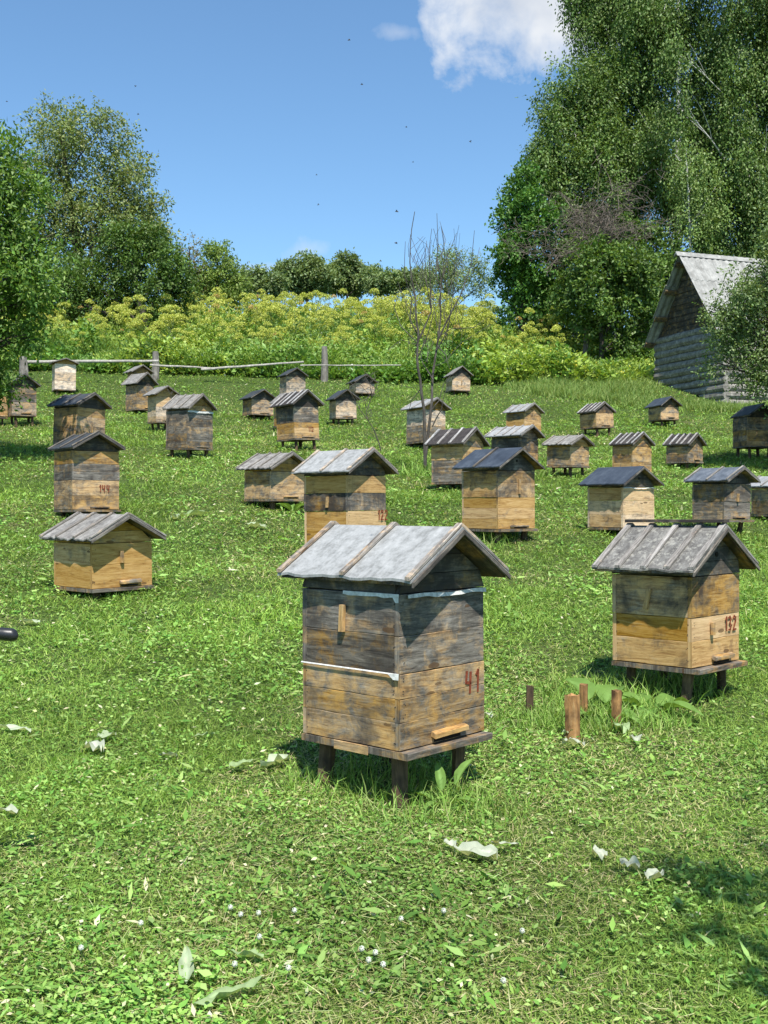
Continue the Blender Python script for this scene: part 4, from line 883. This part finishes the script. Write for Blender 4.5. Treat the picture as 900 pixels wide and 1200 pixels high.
def meadow():
    n = 780000; x, y = field(n, 2.3, 42, 1.15); z = ground(x, y); q = patch(x, y); k = np.clip(y / 6, .75, 5.2) ** .78
    lying = RNG.random(n) < .38
    D = np.stack([RNG.normal(0, 1, n), RNG.normal(0, 1, n), RNG.uniform(.5, 1.6, n)], 1); D[lying, 2] = RNG.uniform(.02, .35, lying.sum())
    tall = np.clip((q - .55) * 5, 0, 1)
    cl = vn(x * 4.5, y * 4.0, 44); L = .85 * (.026 + .04 * RNG.random(n) * (.4 + 1.2 * cl) + .045 * tall) * k ** .62; W = .0050 * k * RNG.uniform(.7, 1.3, n)
    c1 = pick([(.10, .19, .03), (.13, .23, .04), (.075, .15, .025), (.16, .26, .05)], n); dry = pick([(.26, .28, .12), (.21, .25, .09), (.32, .32, .16), (.16, .21, .06)], n)
    fdry = np.clip((.52 - q) * 4 + .12, 0.04, .5); s = RNG.random(n) < np.where(lying, fdry * 1.4, fdry * .4); col = np.where(s[:, None], dry, c1)
    col *= (.70 + .6 * vn(x * 1.3, y * .8, 41) * (.6 + .8 * vn(x * .35, y * .25, 43)))[:, None]
    P = np.stack([x, y, z + np.where(lying, RNG.uniform(.0, .025, n), -.004) * np.minimum(k, 2)], 1)
    V, Fs, C = blades(P, D, L, W, RNG.uniform(.1, .9, n), col)
    tag(link(bpy.data.objects.new('grass', npmesh('grass', V, Fs, C, GRASSM))), 'short mown grass with cut blades lying across the meadow', 'grass', kind='stuff')
    # broad little weed leaves
    n = 230000; x, y = field(n, 2.3, 42, 1.35); q = vn(x * 1.5, y * 1.1, 51) * .6 + vn(x * 5, y * 5, 52) * .4; keep = RNG.random(n) < np.clip((q - .28) * 2.2, .12, 1); x, y, q = x[keep], y[keep], q[keep]; n = len(x)
    k = np.clip(y / 6, .75, 5.2) ** .72; sp = RNG.random(n)
    L = np.where(sp < .62, .022, np.where(sp < .975, .038, .085 * k ** -.6)) * k * RNG.uniform(.6, 1.3, n); W = np.where(sp < .62, .018, np.where(sp < .975, .015, .026)) * k * RNG.uniform(.7, 1.2, n)
    P = np.stack([x, y, ground(x, y) + RNG.uniform(.002, .055, n) * (.3 + 1.1 * vn(x * 3.5, y * 3.2, 53)) * np.minimum(k, 1.4)], 1)
    col = pick([(.085, .19, .03), (.12, .24, .045), (.06, .15, .025), (.16, .27, .07)], n) * (.72 + .55 * vn(x * 2.1, y * 1.4, 54))[:, None]; s = RNG.random(n) < .035; col[s] = pick([(.34, .38, .22), (.28, .32, .15)], s.sum())
    V, Fc, C = cards(P, nrm(np.stack([RNG.normal(0, 1, n), RNG.normal(0, 1, n), RNG.uniform(-.2, .6, n)], 1)), nrm(rdir(n) * .55 + np.array([0, -.1, 1])), L, W, col, .1)
    tag(link(bpy.data.objects.new('weed_leaves', npmesh('weed_leaves', V, [Fc], C, GRASSM))), 'small clover and plantain leaves mixed through the grass', 'ground cover', kind='stuff')
    n = 9000; x, y = field(n, 2.3, 30, 1.3); q = patch(x, y); ok = q < RNG.uniform(.3, .62, n); x, y = x[ok], y[ok]; n = len(x); k = np.clip(y / 6, .8, 4) ** .7
    V, Fs, C = blades(np.stack([x, y, ground(x, y) + RNG.uniform(.015, .04, n)], 1), np.stack([RNG.normal(0, 1, n), RNG.normal(0, 1, n), RNG.uniform(-.05, .18, n)], 1), RNG.uniform(.06, .15, n) * k, .0045 * k, RNG.uniform(0, .5, n), pick([(.24, .30, .12), (.30, .35, .16), (.20, .28, .09)], n, .25))
    tag(link(bpy.data.objects.new('cut_grass', npmesh('grass', V, Fs, C, GRASSM))), 'pale cut stems drying on the mown grass', 'grass', kind='stuff')
    # taller unmown grass round hive legs, stakes and the sapling
    Vx = []
    spots = [(sx, sy, s_ * .55, 340 if sy < 8 else 70, .17 if sy < 8 else .10) for sx, sy, s_ in SH]
    for (a, b, r, m, L_) in ((675, 850, .30, 700, .17), (735, 842, .35, 700, .14), (800, 842, .3, 200, .07), (625, 850, .25, 300, .12), (700, 820, .4, 700, .17), (500, 558, .5, 260, .3), (560, 955, .25, 260, .12), (380, 925, .2, 180, .15), (490, 950, .3, 300, .15), (610, 560, .5, 150, .25), (560, 640, .4, 220, .2), (780, 480, .8, 200, .3), (750, 600, .6, 200, .25), (120, 735, .3, 100, .1)):
        g = hit(a, b); spots.append((g.x, g.y, r, m, L_))
    xs, ys, Ls = [], [], []
    for (sx, sy, r, m, L_) in spots:
        a = RNG.uniform(0, 2 * PI, m); rr = r * RNG.random(m) ** .5; xs.append(sx + np.cos(a) * rr); ys.append(sy + np.sin(a) * rr); Ls.append(np.full(m, L_) * RNG.uniform(.4, 1.2, m))
    x, y, L = map(np.concatenate, (xs, ys, Ls)); n = len(x)
    V, Fs, C = blades(np.stack([x, y, ground(x, y)], 1), np.stack([RNG.normal(0, .45, n), RNG.normal(0, .45, n), np.ones(n)], 1), L, np.clip(.0011 * y, .006, .03) * RNG.uniform(.6, 1.2, n), RNG.uniform(.2, .9, n), pick([(.10, .20, .03), (.13, .24, .045), (.17, .26, .07), (.08, .16, .03)], n))
    tag(link(bpy.data.objects.new('tall_grass', npmesh('tall_grass', V, Fs, C, GRASSM))), 'uncut grass tufts round hive legs and stakes', 'grass', kind='stuff')
meadow()

# ------------------------------------------------------------------ broad-leaved plants, wilted leaves, clover, stakes
def leaf_grid(L, W, col, curl=.3, wav=.08, n=13, stalk=0.0, seed=0, lobed=0):
    """one broad leaf along +Y, with midrib and wavy edge -> V, quads, C"""
    r = np.random.default_rng(seed); t = np.linspace(0, 1, n); V = []; m = 5
    for i, a in enumerate(t):
        w = W * (math.sin(PI * min(1, a * .93 + .05)) ** .75) * (1 - .25 * a)
        if lobed: w *= .85 + .3 * float(vn(a * 5, seed * 3.1, 4) - .5)
        for j in range(m):
            s = (j - 2) / 2; z = -curl * L * a * a + abs(s) * w * .28 + wav * W * (float(vn(a * 6, s * 2 + seed, 7)) * 2 - 1)
            V.append((s * w / 2, a * L, z + stalk))
    V = np.array(V); q = []
    for i in range(n - 1):
        for j in range(m - 1): q.append((i * m + j, i * m + j + 1, (i + 1) * m + j + 1, (i + 1) * m + j))
    C = np.tile([col], (len(V), 1)) * r.uniform(.9, 1.1, (len(V), 1)); C[2::5] = np.minimum(1, C[2::5] * 1.3 + .02)
    return V, np.array(q), C

def leafy_plant(name, label, px, py, specs, group=None):
    """specs: (azimuth, base elevation, length, width, stalk length, curl)"""
    b = hit(px, py); root = empty(name, b); tag(root, label, 'plant', group)
    for k, (az, el, L, W, sk, cu) in enumerate(specs):
        V, q, C = leaf_grid(L, W, (.14, .25, .055), cu, .06, seed=px + k)
        R = Matrix.Rotation(az, 3, 'Z') @ Matrix.Rotation(el, 3, 'X'); st = R @ Vector((0, sk, 0)); M = np.array(R)
        V = V @ M.T + np.array(st); S = np.array([(0, 0, -.03), (.004, 0, -.03)]); s1 = np.array([np.array(st), np.array(st) + (.003, 0, .004)])
        n = len(V); V = np.concatenate([V, S, s1]); q = np.concatenate([q, [[n, n + 1, n + 3, n + 2]]]); C = np.concatenate([C, np.tile([[.2, .3, .09]], (4, 1))])
        o = bpy.data.objects.new('leaf', npmesh('leaf', V, [q], C, GRASSM, True)); link(o, root)
leafy_plant('dock_plant', 'dock with two upright broad leaves under the front of the nearest beehive', 520, 948, [(.25, 1.15, .13, .055, .08, .15), (-.9, .95, .14, .06, .12, .2), (2.6, .5, .12, .05, .05, .4), (-2.2, .6, .12, .05, .05, .4), (1.3, .6, .13, .05, .05, .4)])
leafy_plant('burdock_plant', 'burdock with big drooping leaves between the two orange stakes', 703, 845, [(.5, .8, .22, .17, .15, .5), (-.5, .65, .26, .19, .14, .6), (.1, .35, .2, .16, .16, .6), (2.2, .5, .18, .14, .08, .7), (-2.4, .5, .18, .14, .08, .7), (3.1, .35, .14, .12, .05, .7)])
leafy_plant('burdock_plant', 'burdock with broad leaves at the foot of the hive numbered 132', 765, 838, [(.4, .5, .24, .16, .07, .6), (-.9, .45, .25, .17, .08, .6), (1.1, .6, .22, .13, .08, .5), (1.7, .55, .22, .15, .1, .6), (-2.2, .5, .2, .13, .08, .6), (2.7, .4, .18, .13, .05, .6)])
leafy_plant('horseradish_plant', 'leafy weed at the foot of the low beehive beside the one numbered 122', 343, 602, [(a, .8, .30, .1, .05, .6) for a in (.2, 1.4, 2.6, 3.9, 5.1, .9)])
for i, (px, py, lab) in enumerate(((40, 1165, 'small plantain rosette in the bottom left corner of the grass'), (330, 1100, 'small plantain rosette in the near grass left of centre bottom'), (700, 965, 'plantain rosette in the grass above the pale wilted leaves on the right'), (860, 1170, 'plantain rosette in the shaded bottom right corner'), (575, 975, 'plantain rosette right of the nearest beehive legs'), (640, 880, 'weed rosette in front of the dark thin stake'), (250, 1010, 'plantain rosette between the nearest hive and the bottom left'), (480, 1120, 'plantain rosette near the bottom centre of the grass'))):
    leafy_plant('plantain_plant', lab, px, py, [(a + random.uniform(-.3, .3), random.uniform(.2, .6), random.uniform(.05, .09), random.uniform(.02, .032), .01, .35) for a in np.linspace(0, 6.28, 7)[:-1]], 'plantain rosettes in the near grass')

WL = [(15, 863, .16, .05, 1.5, 'long pale cut leaf at the left edge level with the nearest hive bottom'), (197, 894, .07, .04, 1.4, 'small whitish folded leaf left of the nearest hive'), (283, 907, .09, .06, -1.2, 'pale torn leaf left of the bigger one beside the nearest hive'),
      (322, 903, .13, .09, -.9, 'large pale green leaf lying just left of the nearest hive'), (8, 962, .08, .045, 1.3, 'whitish leaf tip at the left edge below the long pale leaf'), (527, 1002, .05, .04, .5, 'little white crumpled leaf left end of the white pair below the nearest hive'),
      (557, 1012, .13, .07, 1.2, 'largest white crumpled leaf below the nearest hive'), (592, 1003, .09, .02, 1.9, 'narrow curled pale leaf right of the largest white one'), (702, 1013, .06, .05, .3, 'white leaf scrap leftmost of the three at lower right'), (738, 1027, .06, .05, 1.0, 'white leaf scrap middle of the three at lower right'),
      (768, 1040, .08, .05, -.8, 'white leaf scrap rightmost of the three at lower right'), (218, 1152, .14, .04, .2, 'long pale leaf standing near the bottom left of centre'), (268, 1182, .16, .045, -1.0, 'long pale green leaf lying at the very bottom left of centre'), (288, 1135, .09, .035, 1.3, 'short pale leaf between the two long ones near the bottom'),
      (225, 606, .30, .12, 1.2, 'heap of pale wilted leaf on the slope above the low yellow hive'), (205, 610, .2, .1, .4, 'smaller pale wilted leaf next to the heap on the upper slope'), (110, 885, .11, .08, .8, 'dull withered leaf cluster at left above the whitish folded leaf'), (125, 872, .09, .06, 2.4, 'curled withered leaf behind the dull cluster at left'),
      (672, 880, .09, .06, 1.4, 'white torn leaf before the left orange stake'), (727, 862, .09, .08, .2, 'pale upright leaf before the right orange stake'), (745, 876, .05, .06, .1, 'small white leaf right of the pale upright one by the stakes'), (668, 868, .07, .05, 1.6, 'round pale green leaf at the foot of the left orange stake'),
      (570, 846, .07, .05, .8, 'white leaf scrap right of the nearest hive wall'), (35, 735, .12, .05, 1.5, 'pale leaf behind the black handle at left'), (240, 870, .09, .04, 2.2, 'pale leaf strip between the dull cluster and the nearest hive'), (865, 612, .22, .04, .7, 'pale stick-like stalk leaning below the blue-grey roofed hive'), (300, 620, .2, .1, 1.2, 'pale cut leaf on the slope below the low wide hive')]
for k, (px, py, L, W, az, lab) in enumerate(WL):
    b = hit(px, py); V, q, C = leaf_grid(L, W, random.choice([(.36, .43, .27), (.44, .50, .36), (.30, .40, .20)]) if 'whit' not in lab else (.42, .45, .36), random.uniform(-.1, .15), .32, seed=50 + k, lobed=3 if k % 3 == 0 else 0)
    V[:, 1] -= L / 2; V[:, :2] *= 1.3; o = bpy.data.objects.new('wilted_leaf', npmesh('wilted_leaf', V, [q], C, GRASSM, True)); link(o); o.location = b + Vector((0, 0, .042)); o.rotation_euler = (random.uniform(.0, .15), random.uniform(-.15, .15), az); tag(o, lab, 'leaf', 'wilted leaves scattered on the grass')

def clover():
    r = np.random.default_rng(5); n = 150; d = nrm(r.normal(size=(n, 3))); V, Fc, C = cards(d * .004 + [0, 0, .05], d, nrm(r.normal(size=(n, 3))), np.full(n, .0055), np.full(n, .0045), np.tile([[.62, .66, .60]], (n, 1)))
    B_ = MB(); B_.tube([(0, 0, .044), (0, 0, .046), (0, 0, .050), (0, 0, .054), (0, 0, .056)], [.002, .0055, .007, .0055, .002], 8); bo = B_.build('flower_core', ROOTM, None); core = bo.data; bpy.data.objects.remove(bo)
    head = npmesh('flower_head', V, [Fc], C, PETAL); s = MB(); s.tube([(0, 0, -.01), (.003, 0, .025), (0, 0, .049)], .0012, 5); st = s.build('stem', LEGM, None); sm = st.data; bpy.data.objects.remove(st); sm.materials[0] = STEMM
    for (px, py) in [(270, 1081), (282, 1090), (303, 1088), (304, 1117), (338, 1155), (275, 1150), (424, 1131), (440, 1136), (449, 1150), (432, 1145), (612, 1110), (345, 1085), (520, 1085), (470, 1095), (165, 1100), (95, 1130), (590, 1170)]:
        b = hit(px, py); o = empty('clover_flower', b); tag(o, 'tiny round white clover flower in the near grass', 'flower', 'white clover flowers in the near grass')
        hd = link(bpy.data.objects.new('flower_head', core), o); link(bpy.data.objects.new('petals', head), hd); link(bpy.data.objects.new('stem', sm), o)
STEMM = plain('green_stem', (.10, .17, .04), .7)
clover()

def stake(px, yb, yt, w, mat, lab, lean=0):
    b = hit(px, yb); t = at(px + lean, yt, b.y) - b; r = w * b.y / F / 2; mb = MB(); rings = []
    prof = [(math.cos(a) * random.uniform(.8, 1.15), math.sin(a) * random.uniform(.7, 1.1)) for a in np.linspace(0, 2 * PI, 9)[:-1]]
    for i in range(6):
        c = t * (i / 5) * 1.0 + Vector((0, 0, -.08 if i == 0 else 0)); rings.append([c + Vector((x * r * random.uniform(.93, 1.07), y * r * .8, random.uniform(-.006, .010) if i == 5 else 0)) for x, y in prof])
    mb.quadstrip(rings); o = mb.build('stake', mat, None); o.location = b; tag(o, lab, 'stake', 'cut stakes left of hive 132')
stake(620, 842, 804, 10, LEGM, 'thin dark bark-covered stake leftmost of the four cut stakes', 1)
stake(672, 868, 815, 17, STAKEM, 'thickest orange split stake, front left of the pair with the burdock', -1)
stake(684, 846, 802, 10, STAKEM, 'half hidden orange stake behind the thickest one')
stake(722, 858, 810, 13, STAKEM, 'orange split stake rightmost of the four, nearest hive 132', 1)


# ------------------------------------------------------------------ wheelbarrow whose handle pokes in from the left
def barrow():
    Y = 3.9; tip = at(21, 744, Y); O = Vector((tip.x - .95, Y - .28, gz(tip.x - .95, Y - .28))); root = empty('wheelbarrow', O); tag(root, 'wheelbarrow beyond the left edge, one black rubber-gripped handle poking into view', 'wheelbarrow')
    for k, dy in enumerate((0, -.56)):
        p = tip + Vector((0, dy, 0)) - O; h = MB(); h.tube([p + Vector((-.14, 0, .004)), p + Vector((-.5, 0, -.08)), p + Vector((-.95, (-.28 - dy) * .2, -.42)), p + Vector((-1.55, (-.28 - dy) * .75, -.62))], .014, 8); ho = h.build('handle', STEEL, root, True)
        g = MB(); g.tube([p + Vector((-.17, 0, .012)), p + Vector((-.165, 0, .012)), p + Vector((-.13, 0, .010)), p + Vector((-.05, 0, .003)), p + Vector((-.02, 0, 0)), p + Vector((-.006, 0, -.002)), p], [.014, .023, .021, .023, .0235, .018, .006], 14); g.build('grip', RUBBER, ho, True)
        l = MB(); l.tube([p + Vector((-.62, (-.28 - dy) * .05, -.2)), p + Vector((-.6, 0, -(p.z) + .0))], .013, 7); l.build('leg', STEEL, root)
    c = tip + Vector((-1.05, -.28, -.38)) - O; t = MB()
    def ring(z, a, b, s=1): return [c + Vector((x * a, y * b, z)) for x, y in ((-1, -1), (1, -1), (1, 1), (-1, 1))]
    t.quadstrip([ring(.22, .44, .31), ring(-.02, .26, .2), ring(0, .245, .185), ring(.22, .43, .30)], caps=False); t.poly([q + Vector((0, 0, .001)) for q in ring(-.02, .26, .2)], (0, 0, .01)); t.build('tray', TRAYM, root)
    w = MB(); wc = Vector((c.x - .55, c.y, .19)); w.tube([wc + Vector((0, -.045, 0)), wc + Vector((0, -.03, 0)), wc + Vector((0, .03, 0)), wc + Vector((0, .045, 0))], [.165, .19, .19, .165], 24); w.build('wheel', RUBBER, root)
barrow()

# ------------------------------------------------------------------ bees in the air
def bee_mesh():
    mb = MB(); mb.tube([(-.0065, 0, -.001), (-.005, 0, -.0006), (-.002, 0, 0), (0, 0, 0), (.0015, 0, .0004), (.004, 0, .0006), (.0048, 0, .0005), (.006, 0, 0), (.0068, 0, -.0003)], [.0006, .0016, .0021, .0012, .0019, .0018, .0010, .0014, .0005], 8)
    for s in (-1, 1):
        for x, l in ((.002, .008), (.0, .0055)): mb.poly([(x, s * .001, .002), (x + .0015, s * l * .6, .004), (x - .001, s * l, .0045), (x - .003, s * l * .6, .0035)], (0, 0, .0002))
    o = mb.build('bee', BEEM, None, False); m = o.data; bpy.data.objects.remove(o); return m
BM = bee_mesh()
for px, py, Y in ((409, 47, 3.2), (424, 99, 3.4), (465, 248, 2.7), (464, 285, 2.8), (446, 306, 3.6), (551, 166, 3.4), (476, 149, 4.4), (373, 240, 4.2), (159, 101, 4.0), (162, 134, 4.0), (173, 178, 4.0), (371, 205, 5.0), (484, 190, 5.0), (8, 119, 4.5)):
    o = bpy.data.objects.new('bee', BM); link(o); o.location = at(px, py, Y * 1.6); o.rotation_euler = (random.uniform(-.4, .4), random.uniform(-.4, .4), random.uniform(-.6, .6) + (PI if random.random() < .5 else 0)); tag(o, 'tiny dark bee flying against the blue sky', 'bee', 'bees flying against the sky')

# ------------------------------------------------------------------ sky and sun
EL, AZ = math.radians(60), math.radians(9)        # sun behind the camera and to the right
sd = Vector((math.cos(EL) * math.sin(AZ), -math.cos(EL) * math.cos(AZ), math.sin(EL)))
sl = bpy.data.lights.new('sun', 'SUN'); sl.energy = 4.4; sl.angle = math.radians(.53); sl.color = (1, .955, .88)
so = bpy.data.objects.new('sun', sl); link(so); so.rotation_euler = sd.to_track_quat('Z', 'Y').to_euler(); so.location = sd * 60
world = bpy.data.worlds.new('World'); scene.world = world; world.use_nodes = True
nt = world.node_tree; nt.nodes.clear()
sky = N(nt, 'ShaderNodeTexSky', sky_type='NISHITA', sun_disc=False, sun_elevation=EL, sun_rotation=PI - AZ, altitude=400, air_density=1.0, dust_density=.3, ozone_density=1.9)
tc = N(nt, 'ShaderNodeTexCoord'); dirv = tc.outputs['Generated']
def cloud(px, py, rx, ry, soft, rot=0, gain=1.0, ns=9):
    c = ray(px, py).normalized(); r = c.cross(Vector((0, 0, 1))).normalized(); u = r.cross(c)
    r2 = r * math.cos(rot) + u * math.sin(rot); u2 = u * math.cos(rot) - r * math.sin(rot)
    def dot(v, s):
        n = N(nt, 'ShaderNodeVectorMath', operation='DOT_PRODUCT'); nt.links.new(dirv, n.inputs[0]); n.inputs[1].default_value = v; return mth(nt, 'MULTIPLY', n.outputs['Value'], F / s)
    a = dot(r2, rx); b = dot(u2, ry); d = mth(nt, 'SQRT', mth(nt, 'ADD', mth(nt, 'MULTIPLY', a, a), mth(nt, 'MULTIPLY', b, b)))
    nz = noise(nt, dirv, ns, 7, .58, .25)
    front = N(nt, 'ShaderNodeVectorMath', operation='DOT_PRODUCT'); nt.links.new(dirv, front.inputs[0]); front.inputs[1].default_value = c
    f = mth(nt, 'MULTIPLY_ADD', mth(nt, 'SUBTRACT', nz, .5), 2.4, mth(nt, 'SUBTRACT', 1, d)); f = mth(nt, 'DIVIDE', f, soft, clamp=True)
    f = mth(nt, 'MULTIPLY', f, mth(nt, 'GREATER_THAN', front.outputs['Value'], 0)); n = N(nt, 'ShaderNodeMath', operation='SMOOTH_MIN')
    return mth(nt, 'MULTIPLY', mth(nt, 'MULTIPLY', f, mth(nt, 'SUBTRACT', 2.0, f)), gain, clamp=True)
c1 = cloud(630, 2, 106, 84, .9, 0, .95, 15); c2 = cloud(468, 38, 26, 9, 2.0, 0, .3, 40); c3 = cloud(360, 292, 36, 16, 2.2, .3, .5, 30); c4 = cloud(310, 318, 60, 9, 1.5, 0, .35, 22)
m = mth(nt, 'MAXIMUM', mth(nt, 'MAXIMUM', c1, c2), mth(nt, 'MAXIMUM', c3, c4))
shade = noise(nt, dirv, 7, 5, .6); cc = ramp(nt, shade, [(.35, (3.7, 4.0, 4.5)), (.55, (5.4, 5.5, 5.6))])
skyc = mix(nt, 1.0, sky.outputs[0], (.80, 1.0, 1.07), 'MULTIPLY')
colr = mix(nt, m, skyc, cc)
bg = N(nt, 'ShaderNodeBackground'); bg.inputs['Strength'].default_value = .10; nt.links.new(colr, bg.inputs[0]); wo = N(nt, 'ShaderNodeOutputWorld'); nt.links.new(bg.outputs[0], wo.inputs[0])
vs = scene.view_settings; vs.view_transform = 'Standard'; vs.look = 'None'; vs.gamma = 1; vs.exposure = .85; vs.use_curve_mapping = False
scene.render.engine = 'CYCLES'; scene.cycles.max_bounces = 6; scene.cycles.transparent_max_bounces = 4; scene.cycles.use_denoising = True
bpy.context.view_layer.update()
